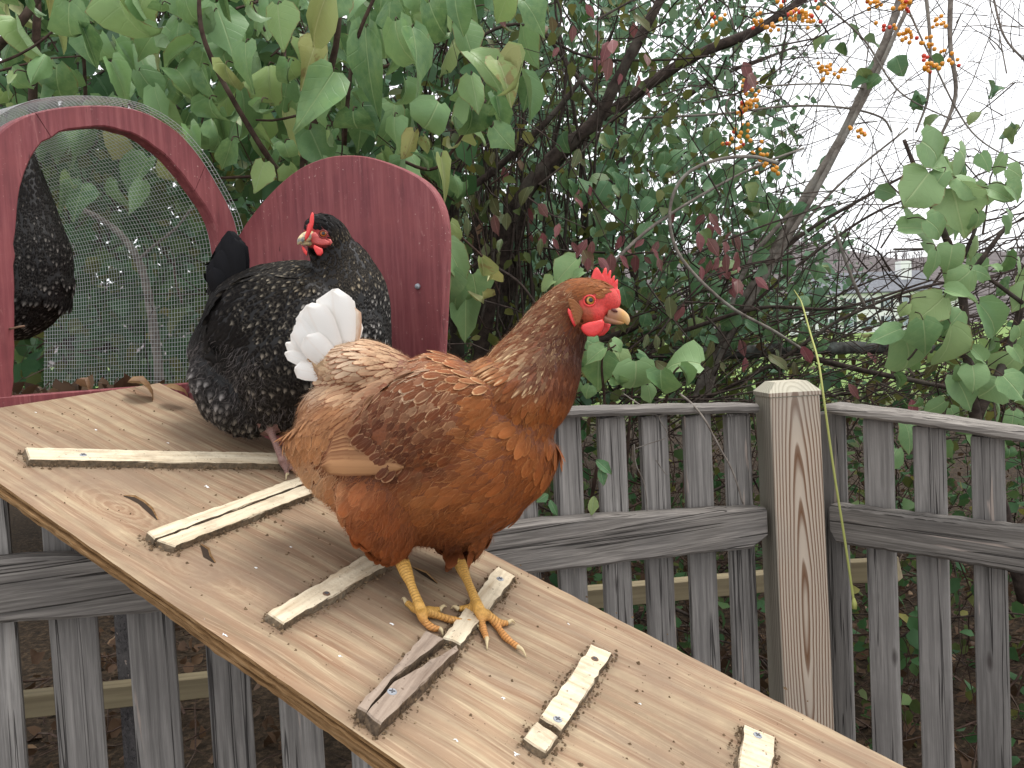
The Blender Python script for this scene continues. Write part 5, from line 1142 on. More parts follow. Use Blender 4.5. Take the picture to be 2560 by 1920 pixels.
# ================================================================== HENS
def hen_mats():
    # plumage: feather colour and edge colour come with each feather, the pattern from its own UV
    def plum(name, kind):
        m = Mat(name, .62, .12 if kind == 'bar' else .25)
        fc = m.n('Attribute', attribute_name='fcol', out=0); ec = m.n('Attribute', attribute_name='ecol', out=0)
        es = m.n('Attribute', attribute_name='estr', out=2)
        uv = m.n('Attribute', attribute_name='fuv', out=1)
        u = m.n('SeparateXYZ', {0: uv}); v = m.n('SeparateXYZ', {0: uv}, out=1); r = m.n('SeparateXYZ', {0: uv}, out=2)
        au = m.math('ABSOLUTE', u)
        if kind in ('lace', 'white'):
            edge = m.math('MAXIMUM', m.math('POWER', au, 2.5), m.math('POWER', v, 7.0))
            nz = m.noise(m.n('CombineXYZ', {0: m.math('MULTIPLY', u, 3.0), 1: m.math('MULTIPLY', v, 5.0), 2: m.math('MULTIPLY', r, 40.0)}), 1.3, 3, .6)
            mask = m.ramp(m.math('ADD', edge, m.math('MULTIPLY', m.math('SUBTRACT', nz, .5), .7)), [(.36, (0, 0, 0, 1)), (.80, (1, 1, 1, 1))])
        elif kind == 'streak':
            ax = m.ramp(au, [(.10, (1, 1, 1, 1)), (.58, (0, 0, 0, 1))])
            mask = m.math('MULTIPLY', m.ramp(v, [(.45, (0, 0, 0, 1)), (.66, (1, 1, 1, 1)), (1.0, (.9, .9, .9, 1))]), ax)
        else:
            ph = m.math('ADD', m.math('MULTIPLY', v, 2.6), m.math('ADD', m.math('MULTIPLY', au, -.45), m.math('MULTIPLY', r, 1.0)))
            bar = m.ramp(m.math('FRACT', ph), [(.50, (0, 0, 0, 1)), (.68, (1, 1, 1, 1)), (.84, (1, 1, 1, 1)), (.97, (0, 0, 0, 1))])
            tip = m.ramp(v, [(.58, (0, 0, 0, 1)), (.80, (1, 1, 1, 1))])
            mid = m.ramp(au, [(.25, (1, 1, 1, 1)), (.85, (.1, .1, .1, 1))])
            mask = m.math('MULTIPLY', m.math('MAXIMUM', m.math('MULTIPLY', bar, .14), m.math('MULTIPLY', tip, mid)), 1.0)
        mask = m.math('MULTIPLY', mask, es)
        c = m.mix(mask, fc, ec)
        shaft = m.ramp(au, [(.03, (1, 1, 1, 1)), (.10, (0, 0, 0, 1))])
        c = m.mix(m.math('MULTIPLY', shaft, .10), c, ec)
        # barbs
        bb = m.n('TexWave', {'Vector': m.n('CombineXYZ', {0: m.math('SUBTRACT', v, m.math('MULTIPLY', au, .35)), 1: 0.0, 2: 0.0}), 'Scale': 16.0, 'Distortion': 1.0}, out=1)
        c = m.mix(m.math('MULTIPLY', bb, .12), c, (0, 0, 0, 1))
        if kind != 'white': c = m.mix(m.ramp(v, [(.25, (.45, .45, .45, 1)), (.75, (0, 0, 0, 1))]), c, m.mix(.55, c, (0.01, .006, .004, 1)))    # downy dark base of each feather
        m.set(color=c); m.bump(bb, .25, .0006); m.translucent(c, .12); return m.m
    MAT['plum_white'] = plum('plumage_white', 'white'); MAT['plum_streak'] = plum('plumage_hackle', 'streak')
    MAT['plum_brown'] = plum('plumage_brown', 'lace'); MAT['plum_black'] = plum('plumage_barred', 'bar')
    m = Mat('hen_skin', .5, .35)
    c = m.n('Attribute', attribute_name='skin', out=0); n = m.noise(m.coord('Object'), 420, 3, .6)
    n2 = m.noise(m.coord('Object'), 90, 3, .6)
    c = m.mix(m.ramp(n, [(.35, (.45, .45, .45, 1)), (.6, (0, 0, 0, 1))]), c, m.mix(.55, c, (0, 0, 0, 1)))
    sq = m.n('Attribute', attribute_name='scut', out=2); fr = m.math('FRACT', m.math('MULTIPLY', sq, 290.0))
    ln = m.math('MULTIPLY', m.ramp(fr, [(.0, (1, 1, 1, 1)), (.22, (0, 0, 0, 1)), (.85, (0, 0, 0, 1)), (1, (1, 1, 1, 1))]), m.math('GREATER_THAN', sq, .0001))
    c = m.mix(m.math('MULTIPLY', ln, .55), c, m.mix(.6, c, srgb(70, 40, 22)))
    m.set(color=c); m.bump(m.math('SUBTRACT', m.math('ADD', m.math('MULTIPLY', n, .5), n2), ln), .6, .0015); MAT['hen_skin'] = m.m
    def flesh(name, a, b):
        m = Mat(name, .42, .45); n = m.noise(m.coord('Object'), 320, 4, .6); n2 = m.noise(m.coord('Object'), 60, 3, .6)
        c = m.mix(n2, srgb(*a), srgb(*b)); m.set(color=c, **{'Subsurface Weight': .15, 'Subsurface Radius': (.006, .002, .001), 'Subsurface Scale': .5})
        m.bump(n, .5, .0012); return m.m
    MAT['cheek'] = flesh('cheek_skin', (168, 58, 58), (208, 104, 98)); MAT['comb'] = flesh('comb_red', (206, 42, 44), (232, 78, 76))
    m = Mat('beak_horn', .4, .4); x = m.n('SeparateXYZ', {0: m.coord('Generated')}); n = m.noise(m.coord('Object'), 200, 3)
    m.set(color=m.mix(n, m.ramp(x, [(.0, srgb(140, 84, 72)), (.45, srgb(160, 112, 90)), (.75, srgb(214, 164, 84)), (1, srgb(236, 206, 140))]), srgb(170, 130, 100))); MAT['beak'] = m.m
    m = Mat('claw_horn', .45, .3); m.set(color=srgb(196, 178, 140)); MAT['claw'] = m.m
    def eye(name, iris, ring):
        m = Mat(name, .08, .6); x = m.n('SeparateXYZ', {0: m.coord('Object')}, out=2)
        # z of the local unit sphere = cosine from the gaze axis
        m.set(color=m.ramp(x, [(.0, srgb(60, 30, 20)), (.60, srgb(*ring)), (.70, srgb(*iris)), (.87, srgb(*iris)), (.895, (.003, .003, .003, 1))])); return m.m
    MAT['eye_yellow'] = eye('eye_yellow', (190, 150, 70), (96, 64, 36)); MAT['eye_orange'] = eye('eye_orange', (176, 96, 40), (80, 40, 26))
    m = Mat('scaled_leg_dark', .55); MAT['leg_dark'] = m.m
hen_mats()

def feather_verts(n, rows=5):
    """unit feather: u in -1..1 (3 columns), v 0..1; returns (k,2) grid and tris"""
    vs = np.linspace(0, 1, rows + 1); prof = np.array([.35, .80, 1.0, .98, .80, .26]) if rows == 5 else np.interp(vs, [0, .2, .45, .7, .9, 1], [.3, .75, 1, .95, .65, .15])
    g = np.array([(u, v, w) for v, w in zip(vs, prof) for u in (-1, 0, 1)])
    T = []
    for i in range(rows):
        for j in range(2):
            a = i * 3 + j; T += [(a, a + 1, a + 4), (a, a + 4, a + 3)]
    return g, np.array(T)
def build_feathers(name, pos, nor, dr, L, W, lift, curl, fcol, ecol, estr, mat, parent, rn, rows=5, cup=.25):
    n = len(pos); g, T = feather_verts(n, rows); k = len(g)
    sd_ = np.cross(nor, dr)
    u, v, w = g[:, 0], g[:, 1], g[:, 2]
    across = (u * w)[None, :] * (W * .5)[:, None]; along = v[None, :] * L[:, None]
    ang = lift[:, None] - curl[:, None] * v[None, :]
    out = along * np.sin(ang) - cup * (u * u * w)[None, :] * (W * .5)[:, None] + .0006
    al = along * np.cos(ang)
    V = pos[:, None, :] + al[..., None] * dr[:, None, :] + across[..., None] * sd_[:, None, :] + out[..., None] * nor[:, None, :]
    TT = (T[None] + (np.arange(n) * k)[:, None, None]).reshape(-1, 3)
    me = mesh_tris(name, V.reshape(-1, 3), TT, mat)
    rep = lambda a: np.repeat(a, k, axis=0)
    attr(me, 'fcol', rep(fcol)); attr(me, 'ecol', rep(ecol)); attr(me, 'estr', rep(estr), 'FLOAT')
    attr(me, 'fuv', np.stack([np.tile(u, n), np.tile(v, n), rep(rn.random(n))], 1), 'FLOAT_VECTOR')
    o = child(name, me, parent); tag(o, kind='stuff'); return o
def strands(name, pos, nor, dr, L, w, col, mat, parent, rn):
    n = len(pos); sd_ = np.cross(nor, dr)
    b = pos - nor * .002; mid = pos + dr * (L * .5)[:, None] + nor * (L * .22)[:, None]; tip = pos + dr * (L * .95)[:, None] + nor * (L * .26 + rn.normal(0, .002, n))[:, None]
    tip = tip + sd_ * rn.normal(0, .004, n)[:, None]
    V = np.stack([b - sd_ * w, b + sd_ * w, mid - sd_ * w * .8, mid + sd_ * w * .8, tip], 1).reshape(-1, 3)
    T = (np.array([(0, 1, 3), (0, 3, 2), (2, 3, 4)])[None] + (np.arange(n) * 5)[:, None, None]).reshape(-1, 3)
    me = mesh_tris(name, V, T, mat); rep = lambda a: np.repeat(a, 5, axis=0)
    attr(me, 'fcol', rep(col)); attr(me, 'ecol', rep(col)); attr(me, 'estr', np.zeros(n * 5), 'FLOAT')
    attr(me, 'fuv', np.zeros((n * 5, 3)), 'FLOAT_VECTOR')
    o = child(name, me, parent); tag(o, kind='stuff'); return o

class Hen:
    def __init__(s, name, label, Z, root_px, seed):
        s.Z = Z; s.root = np.array(root_px); s.rn = np.random.default_rng(seed)
        s.o = thing(name, label, 'hen', root_px); s.tubes = []; s.ankles = []
    def L(s, px, py, dy=0.0):            # local coordinates (world axes, root at the feet); dy metres behind the hen's mid plane
        return P(px, py, s.Z + dy) - s.root
    def k(s, dy=0.0): return (s.Z + dy) / F
    def tube(s, st, sides=20, n=5, ref=None):
        """st: (px, py, dy, r_in_plane_px, r_depth_px)"""
        pts = np.array([s.L(a, b, d) for a, b, d, _, _ in st]); kk = np.array([s.k(d) for _, _, d, _, _ in st])
        q = np.column_stack([pts, np.array([x[3] for x in st]) * kk, np.array([x[4] for x in st]) * kk])
        q = catmull(q, n)
        s.tubes.append(tube_np(q[:, :3], np.maximum(q[:, 3], .0008), sides, np.maximum(q[:, 4], .0008), ref=FW if ref is None else ref))
    def limb(s, pts, rad, sides=10, n=4, ref=None):
        """pts already in local metres"""
        q = catmull(np.column_stack([np.array(pts), np.array(rad)]), n)
        s.tubes.append(tube_np(q[:, :3], np.maximum(q[:, 3], .0006), sides, ref=ref))
    def build_body(s, voxel=.0024, smooth=5):
        V, T = join(s.tubes)
        me = mesh_tris('tmp', V, T); o = bpy.data.objects.new('tmp', me); COL.objects.link(o)
        r = o.modifiers.new('r', 'REMESH'); r.mode = 'VOXEL'; r.voxel_size = voxel
        sm = o.modifiers.new('s', 'SMOOTH'); sm.iterations = smooth; sm.factor = .5
        dg = bpy.context.evaluated_depsgraph_get(); ev = o.evaluated_get(dg)
        me2 = bpy.data.meshes.new_from_object(ev); bpy.data.objects.remove(o); bpy.data.meshes.remove(me)
        me2.name = 'body'; me2.materials.clear(); me2.materials.append(MAT['hen_skin'])
        me2.polygons.foreach_set('use_smooth', [True] * len(me2.polygons))
        s.body = me2; s.bo = child('body', me2, s.o)
        n = len(me2.vertices); co = np.empty(n * 3); me2.vertices.foreach_get('co', co); s.co = co.reshape(-1, 3)
        nf = len(me2.polygons); c = np.empty(nf * 3); me2.polygons.foreach_get('center', c); s.fc = c.reshape(-1, 3)
        c = np.empty(nf * 3); me2.polygons.foreach_get('normal', c); s.fn = c.reshape(-1, 3)
        c = np.empty(nf); me2.polygons.foreach_get('area', c); s.fa = c
        s.vpx = proj(s.co + s.root); s.fpx = proj(s.fc + s.root)
    def field(s, px, ctrl, p=5.0):
        """inverse distance blend of control rows (x, y, ...)"""
        c = np.array([r[:2] for r in ctrl], float); D = np.linalg.norm(px[:, None, :2] - c[None], axis=2) + 6
        w = D ** -p; w /= w.sum(1, keepdims=True); return w
    def sample(s, mask, n, sort=False):
        idx = np.where(mask)[0]; pr = s.fa[idx] / s.fa[idx].sum()
        pick = s.rn.choice(idx, n, p=pr); jit = s.rn.normal(0, .0012, (n, 3)); nn = s.fn[pick]
        jit -= (jit * nn).sum(1)[:, None] * nn
        return s.fc[pick] + jit, nn, s.fpx[pick]
    def spaced(s, mask, n_try, rad):
        """evenly spread points; rad(px) gives the local spacing in metres"""
        pos, nn, px = s.sample(mask, n_try); r = rad(px); cell = .012; grid = {}; keep = []
        key = np.floor(pos / cell).astype(int)
        for i in range(n_try):
            k0 = key[i]; ok_ = True; pi = pos[i]; ri = r[i]; m_ = 1 if ri < cell else 2
            for a in range(-m_, m_ + 1):
                for b in range(-m_, m_ + 1):
                    for c in range(-m_, m_ + 1):
                        for j in grid.get((k0[0] + a, k0[1] + b, k0[2] + c), ()):
                            q = pos[j]; dx, dy, dz = pi[0] - q[0], pi[1] - q[1], pi[2] - q[2]
                            if dx * dx + dy * dy + dz * dz < ri * ri: ok_ = False; break
                        if not ok_: break
                    if not ok_: break
                if not ok_: break
            if ok_: grid.setdefault(tuple(k0), []).append(i); keep.append(i)
        return pos[keep], nn[keep], px[keep]
    def dirs(s, d2, nn):
        """image-plane direction (x right, y down) turned into a tangent of the surface"""
        d = d2[:, :1] * RT[None] - d2[:, 1:2] * UP[None]
        if d2.shape[1] > 2: d = d + d2[:, 2:3] * FW[None]
        d = d - (d * nn).sum(1)[:, None] * nn; bad = np.linalg.norm(d, axis=1) < .15
        alt = -np.array([0, 0, 1.0]) - (-nn[:, 2])[:, None] * nn; d[bad] += alt[bad]
        return nrm(d)
    def skin(s, base, rules):
        """rules: list of (fn(px, co) -> weight 0..1, colour)"""
        c = np.tile(lin(base), (len(s.co), 1))
        for fn, col in rules:
            w = fn(s.vpx, s.co)[:, None]; c = c * (1 - w) + lin(col) * w
        attr(s.body, 'skin', c)
        sc = np.zeros(len(s.co))
        if s.ankles:
            dd = np.min([np.linalg.norm(s.co - a, axis=1) for a in s.ankles], axis=0); legs = rules[-1][0](s.vpx, s.co) + (rules[-2][0](s.vpx, s.co) if len(rules) > 4 else 0); sc = np.where((legs > .3) & (dd > .011), dd + .001, 0)
        attr(s.body, 'scut', sc, 'FLOAT')
    def big_feather(s, name, root, tip, W, bend, fcol, ecol, estr, mat, nrm_hint, rows=9, point=False):
        """one long feather as its own part; root, tip local metres"""
        root, tip = np.array(root), np.array(tip); d = tip - root; Ln = np.linalg.norm(d); d /= Ln
        n = nrm(np.array(nrm_hint) - (np.array(nrm_hint) @ d) * d); sd_ = np.cross(n, d)
        vs = np.linspace(0, 1, rows + 1); prof = np.interp(vs, [0, .12, .35, .7, .9, .97, 1], [.12, .55, .85, 1, .86, .55, .18])
        if point: prof = np.interp(vs, [0, .12, .35, .6, .8, .93, 1], [.2, .7, 1, .95, .7, .35, .06])
        V, uv = [], []
        for v, w in zip(vs, prof):
            for u in (-1, -.5, 0, .5, 1):
                V.append(root + d * Ln * v + sd_ * (u * w * W * .5) + n * (bend * Ln * 4 * v * (1 - v) - .10 * W * u * u + .0008)); uv.append((u, v, .3))
        T = []
        for i in range(rows):
            for j in range(4):
                a = i * 5 + j; T += [(a, a + 1, a + 6), (a, a + 6, a + 5)]
        V = np.array(V); nV = len(V); n_ = len(T)
        me = mesh_tris(name, V, T, mat)
        attr(me, 'fcol', np.tile(lin(fcol), (nV, 1))); attr(me, 'ecol', np.tile(lin(ecol), (nV, 1))); attr(me, 'estr', np.full(nV, estr), 'FLOAT'); attr(me, 'fuv', np.array(uv), 'FLOAT_VECTOR')
        return child(name, me, s.o)
    def plate(s, name, outline_px, dy, thick, mat, bulge=.6, tilt=0.0, ctr=None, normal=None):
        """rounded flat lobe (comb, wattle) from an outline in the picture plane of the hen"""
        pts = np.array([s.L(x, y, dy + tilt * (x - outline_px[0][0])) for x, y in outline_px]); c = pts.mean(0) if ctr is None else s.L(*ctr, dy)
        n_ = len(pts); nn = -FW if normal is None else nrm(np.array(normal))
        V, Fc = [], []
        rings = [(1.0, 0), (.90, .55), (.70, .85), (.35, 1.0)]
        for sgn in (1, -1):
            for sc, h in rings[(0 if sgn == 1 else 1):]:
                V += list(c + (pts - c) * sc + nn * sgn * h * thick * .5)
            V.append(c + nn * sgn * thick * .5)
        # front rings 0..3, centre, back rings, centre
        f = lambda r, i: r * n_ + i % n_
        for r in range(3): Fc += [(f(r, i), f(r, i + 1), f(r + 1, i + 1), f(r + 1, i)) for i in range(n_)]
        cf = 4 * n_; Fc += [(f(3, i), f(3, i + 1), cf) for i in range(n_)]
        g = lambda r, i: cf + 1 + r * n_ + i % n_
        Fc += [(f(0, i + 1), f(0, i), g(0, i), g(0, i + 1)) for i in range(n_)]
        for r in range(2): Fc += [(g(r, i + 1), g(r, i), g(r + 1, i), g(r + 1, i + 1)) for i in range(n_)]
        cb = cf + 1 + 3 * n_; Fc += [(g(2, i + 1), g(2, i), cb) for i in range(n_)]
        return child(name, mesh(name, V, Fc, mat), s.o)
    def eye(s, px, py, dy, r, mat, gaze):
        p = s.L(px, py, dy); g = nrm(np.array(gaze)); a = nrm(np.cross((0, 0, 1), g)); b = np.cross(g, a)
        th_, ph = np.linspace(0, math.pi, 17), np.linspace(0, 2 * math.pi, 24, endpoint=False)
        V = [(math.sin(t) * math.cos(q), math.sin(t) * math.sin(q), math.cos(t)) for t in th_ for q in ph]
        Fc = [(i * 24 + j, (i + 1) * 24 + j, (i + 1) * 24 + (j + 1) % 24, i * 24 + (j + 1) % 24) for i in range(16) for j in range(24)]
        M = frame(p, a, b, g) @ Matrix.Scale(r, 4)
        return child('eye', mesh('eye', V, Fc, mat), s.o, M)
    def foot(s, ankle_px, leg_top, toes, r_top, r_low, r_toe, surf, dark=False):
        """surf(px, py, h): point on what the hen stands on"""
        ank = surf(*ankle_px, .016) - s.root
        top = leg_top; s.ankles.append(ank)
        mid = top + (ank - top) * .5
        s.limb([top, top + (ank - top) * .3, mid, top + (ank - top) * .8, ank], [r_top, r_top * .85, r_low * .95, r_low, r_low * 1.15], 12)
        for toe, claw in toes:
            pts = [ank - np.array([0, 0, .002])]; rr = [r_low * .9]
            for k, (x, y) in enumerate(toe):
                f = k / max(1, len(toe) - 1); pts.append(surf(x, y, r_toe * (1.0 if k else 1.5)) - s.root); rr.append(r_toe * (1.1 - .25 * f))
            pts_ = catmull(np.array(pts), 6); rads = np.interp(np.linspace(0, 1, len(pts_)), np.linspace(0, 1, len(rr)), rr)
            rads = rads * (1 + .09 * np.cos(np.linspace(0, len(toe) * 2 * math.pi * 1.0, len(pts_))))
            s.tubes.append(tube_np(pts_, rads, 10))
            a = pts_[-1]; tipp = surf(*claw, .0012) - s.root; m_ = (a + tipp) / 2 + np.array([0, 0, .0028])
            q = catmull([a - (m_ - a) * .3, m_, tipp], 4)
            Vc, Tc = tube_np(q, np.linspace(r_toe * .62, .0005, len(q)), 8)
            child('claw', mesh_tris('claw', Vc, Tc, MAT['claw']), s.o)

def soft(d, w): return np.clip(.5 + d / w, 0, 1)
def ell(px, cx, cy, rx, ry, ang=0.0, w=.35):
    c, q = math.cos(ang), math.sin(ang); x, y = px[:, 0] - cx, px[:, 1] - cy
    r = np.hypot((x * c + y * q) / rx, (-x * q + y * c) / ry); return np.clip((1 - r) / w + .5, 0, 1)

def brown_hen():
    Z = .93
    h = Hen('hen', 'chestnut brown hen with white tail and yellow legs walking down the ramp', Z, on_ramp(1130, 1530), 5)
    # trunk, rear to breast (px, py, dy, half height, half depth)
    h.tube([(802, 965, 0, 54, 40), (820, 985, 0, 94, 85), (842, 1010, 0, 132, 118), (870, 1050, 0, 178, 150), (950, 1095, 0, 210, 170), (1040, 1118, 0, 236, 182), (1130, 1120, 0, 236, 184),
            (1200, 1108, 0, 218, 174), (1250, 1092, 0, 192, 160), (1290, 1078, 0, 166, 145), (1318, 1062, 0, 126, 115), (1334, 1048, 0, 86, 80), (1344, 1040, 0, 48, 45)], 28)
    # rear fluff / vent
    h.tube([(842, 1000, 0, 50, 60), (852, 1085, 0, 56, 96), (872, 1170, 0, 62, 100), (885, 1240, 0, 52, 76)], 20)
    # saddle rising into the tail
    h.tube([(1020, 960, 0, 60, 90), (930, 932, 0, 76, 110), (865, 918, 0, 72, 95), (825, 900, 0, 56, 60), (812, 876, 0, 38, 32), (806, 856, 0, 20, 16)], 20)
    # neck and head
    h.tube([(1200, 1035, 0, 125, 130), (1296, 988, 0, 124, 150), (1342, 918, 0, 114, 116), (1374, 852, 0, 90, 80), (1406, 798, 0, 76, 64), (1444, 762, -.004, 66, 52), (1480, 750, -.008, 54, 46), (1510, 753, -.012, 44, 38), (1530, 765, -.014, 30, 26), (1542, 775, -.015, 15, 14)], 24)
    # crop: smooth run from throat to breast
    h.tube([(1392, 880, 0, 50, 60), (1362, 930, 0, 62, 92), (1340, 990, 0, 66, 114), (1312, 1072, 0, 74, 124), (1272, 1155, 0, 84, 128), (1220, 1225, 0, 80, 110)], 20)
    # cheek
    h.tube([(1455, 775, -.012, 36, 38), (1482, 782, -.014, 40, 40), (1512, 790, -.016, 26, 26)], 14)
    # thighs
    for sg, x0, y0, x1, y1 in ((-1, 935, 1185, 985, 1372), (1, 1105, 1210, 1135, 1356)):
        d = sg * .045
        h.tube([(x0, y0 - 40, d, 88, 60), (x0 + 14, y0 + 40, d * 1.1, 108, 68), (x0 + 36, y0 + 108, d, 98, 62), (x1 - 2, y1 - 22, d * .9, 66, 48), (x1 + 4, y1 + 14, d * .8, 30, 28)], 18)
    # folded wings
    for sg in (-1, 1):
        d = sg * .076
        h.tube([(1250, 1020, d * .62, 30, 20), (1190, 1025, d * .86, 84, 32), (1090, 1040, d * 1.08, 120, 34), (1000, 1075, d * 1.05, 112, 30), (920, 1105, d, 80, 22), (855, 1135, d * .95, 42, 14), (815, 1155, d * .9, 16, 8)], 18)
    # legs: near (left in the picture) and far
    r = .0047
    h.foot((1054, 1528), h.L(1002, 1396, -.034), [([(1076, 1533), (1134, 1551), (1182, 1556)], (1199, 1574)), ([(1072, 1526), (1100, 1524)], (1117, 1518)),
            ([(1056, 1546), (1078, 1568), (1100, 1573)], (1108, 1590)), ([(1036, 1520), (1016, 1506)], (1004, 1498))], .0090, .0058, r, on_ramp)
    h.foot((1200, 1526), h.L(1140, 1385, .030), [([(1178, 1520), (1145, 1522)], (1127, 1522)), ([(1202, 1545), (1209, 1575), (1217, 1598)], (1218, 1624)),
            ([(1218, 1534), (1238, 1558), (1263, 1592), (1296, 1618)], (1316, 1643)), ([(1232, 1546), (1250, 1558), (1271, 1556)], (1288, 1558))], .0088, .0058, r, on_ramp)
    h.build_body(smooth=7)
    # skin colours: red face, yellow legs, feather base elsewhere
    legy = lambda p, c: soft((c @ R_N - (on_ramp(1130, 1530) - h.root) @ R_N) * -1 + .055, .008) * ((p[:, 1] > 1398)).astype(float)
    face = lambda p, c: np.clip(ell(p, 1497, 778, 56, 46, .25, .3) + ell(p, 1535, 745, 26, 40, .5, .3), 0, 1)
    h.skin((120, 66, 34), [(lambda p, c: ell(p, 1430, 860, 90, 60, -.9), (82, 42, 24)), (face, (206, 66, 60)), (lambda p, c: ell(p, 1462, 800, 22, 34, .1, .5) * .75, (150, 84, 52)),
                         (lambda p, c: ell(p, 1500, 815, 34, 14, 0, .6) * .6, (150, 70, 48)),
                         (legy, (208, 160, 82)), (lambda p, c: legy(p, c) * soft(p[:, 1] - 1545, 40) * .8, (204, 140, 84))])
    # leg scutes show as rings: handled by relief below
    # ---- plumage controls: x, y, dirx, diry, L mm, W mm, lift, edge strength, fcol, ecol
    N_, D_ = (138, 78, 40), (86, 44, 24); CR = (236, 206, 160); WH = (248, 245, 240)
    ctrl = [
        (1470, 712, -.9, .15, 11, 4.5, .10, .15, (150, 88, 44), (190, 140, 90)), (1400, 735, -.85, .5, 13, 4.5, .12, .45, (122, 66, 34), CR),
        (1440, 790, -.7, .75, 13, 4.5, .12, .25, (104, 54, 28), (190, 140, 90)), (1345, 800, -.75, .65, 18, 5, .14, .8, (110, 57, 29), CR),
        (1400, 860, -.6, .8, 19, 5, .14, .55, (92, 46, 24), CR), (1455, 870, -.25, 1, 18, 6, .12, .05, (74, 38, 22), (110, 64, 36)),
        (1290, 880, -.8, .55, 21, 5.5, .15, .9, (126, 70, 38), CR), (1340, 930, -.6, .8, 22, 5.5, .15, .75, (98, 50, 26), CR),
        (1240, 915, -.9, .4, 21, 6, .14, .75, (168, 108, 66), CR), (1410, 950, -.4, .9, 20, 8, .13, .1, (104, 54, 28), (150, 92, 50)), (1290, 985, -.55, .85, 22, 8, .14, .25, (134, 74, 36), (176, 116, 66)),
        (1150, 925, -.95, .25, 21, 10, .13, .8, (150, 88, 50), (212, 170, 126)), (1135, 1010, -.8, .5, 19, 11, .14, .8, (126, 68, 40), (214, 172, 130)), (1070, 1150, -.8, .5, 18, 11, .13, .5, (104, 56, 33), (190, 138, 96)), (1120, 1130, -.85, .4, 20, 11, .15, .45, (126, 70, 40), (196, 144, 98)), (1050, 945, -.9, .4, 20, 10, .14, .95, (148, 88, 56), (228, 200, 168)),
        (960, 905, -.92, .2, 20, 6.5, .14, 1, (214, 182, 152), (142, 82, 52)), (880, 890, -.95, .05, 22, 6.5, .15, 1, (232, 210, 188), (150, 88, 56)),
        (820, 850, -.6, -.75, 26, 10, .16, .5, (232, 206, 176), (176, 112, 66)), (790, 905, -.85, -.35, 26, 9, .18, .55, (230, 204, 172), (172, 108, 62)),
        (800, 960, -.9, .25, 22, 7, .16, 1, (222, 194, 168), (142, 82, 52)), (860, 970, -.85, .5, 21, 7.5, .15, 1, (208, 174, 144), (134, 78, 50)),
        (770, 1020, -.5, .85, 19, 8, .13, 1, (190, 142, 104), (134, 78, 48)), (840, 1040, -.8, .6, 22, 8, .15, 1, (180, 130, 92), (128, 72, 42)),
        (780, 1100, -.2, 1, 19, 11, .14, .35, (196, 138, 92), (224, 182, 140)),
        (1000, 990, -.7, .7, 19, 11, .14, .95, (122, 66, 40), (220, 182, 144)), (1090, 1000, -.75, .6, 19, 11, .14, .9, (126, 70, 42), (218, 178, 138)),
        (950, 1040, -.65, .75, 17, 10, .13, .8, (108, 58, 36), (208, 162, 122)), (1030, 1090, -.7, .7, 17, 10, .13, .75, (104, 56, 34), (206, 158, 116)), (1000, 1150, -.8, .55, 17, 10, .12, .6, (98, 52, 32), (196, 144, 102)),
        (1105, 1080, -.8, .55, 19, 11, .14, .6, (114, 62, 36), (200, 150, 106)),
        (1200, 1030, -.9, .3, 26, 12, .2, .35, (166, 98, 50), (204, 146, 94)), (1180, 1110, -1, -.05, 28, 11, .2, .3, (158, 94, 50), (208, 150, 98)), (1250, 1080, -.9, .3, 25, 12, .18, .25, (162, 96, 48), (200, 140, 86)),
        (1320, 1040, -.45, .9, 20, 11, .09, .3, (164, 98, 50), (194, 132, 76)), (1390, 1030, -.3, 1, 18, 11, .09, .35, (150, 84, 42), (184, 120, 66)), (1360, 1140, -.5, .8, 21, 13, .12, .4, (154, 88, 44), (188, 124, 70)),
        (1280, 1180, -.7, .6, 22, 13, .14, .4, (156, 90, 46), (194, 132, 80)), (1200, 1220, -.85, .4, 24, 13, .15, .35, (154, 90, 48), (196, 136, 84)), (1290, 1280, -.75, .5, 22, 13, .15, .35, (142, 80, 40), (184, 122, 70)),
        (1150, 1300, -.85, .45, 24, 14, .18, .3, (150, 88, 46), (190, 130, 80)), (1080, 1250, -.8, .6, 26, 14, .2, .3, (160, 98, 54), (200, 142, 92)),
        (900, 1230, -.6, .75, 28, 17, .22, .25, (180, 108, 66), (214, 158, 112)), (960, 1280, -.55, .8, 28, 17, .2, .25, (154, 86, 46), (194, 134, 84)), (840, 1220, -.55, .8, 30, 17, .25, .35, (204, 142, 98), (234, 196, 158)),
        (800, 1200, -.6, .75, 30, 17, .28, .4, (216, 168, 126), (240, 212, 184)), (850, 1310, -.5, .85, 28, 16, .22, .25, (150, 84, 46), (190, 130, 84)), (1000, 1360, -.35, .9, 26, 15, .2, .2, (138, 76, 40), (176, 116, 70)), (1120, 1370, -.3, .95, 24, 13, .16, .2, (118, 64, 34), (160, 104, 62)),
    ]
    fx = h.fpx
    nofeather = (np.clip(ell(fx, 1500, 776, 56, 44, .25, .1) + ell(fx, 1540, 750, 26, 40, .5, .1), 0, 1) > .4)
    hh = (h.fc - (on_ramp(1130, 1530) - h.root)) @ R_N
    legs_ = (hh < .058) & (fx[:, 1] > 1385)
    ok = ~nofeather & ~legs_ & ~((fx[:, 1] > 1412)) & ~((fx[:, 1] > 1396) & (fx[:, 0] > 1090))
    quill = (ell(fx, 880, 1118, 100, 46, -.42, .1) > .5) & (np.abs(h.fn @ FW) > .35)
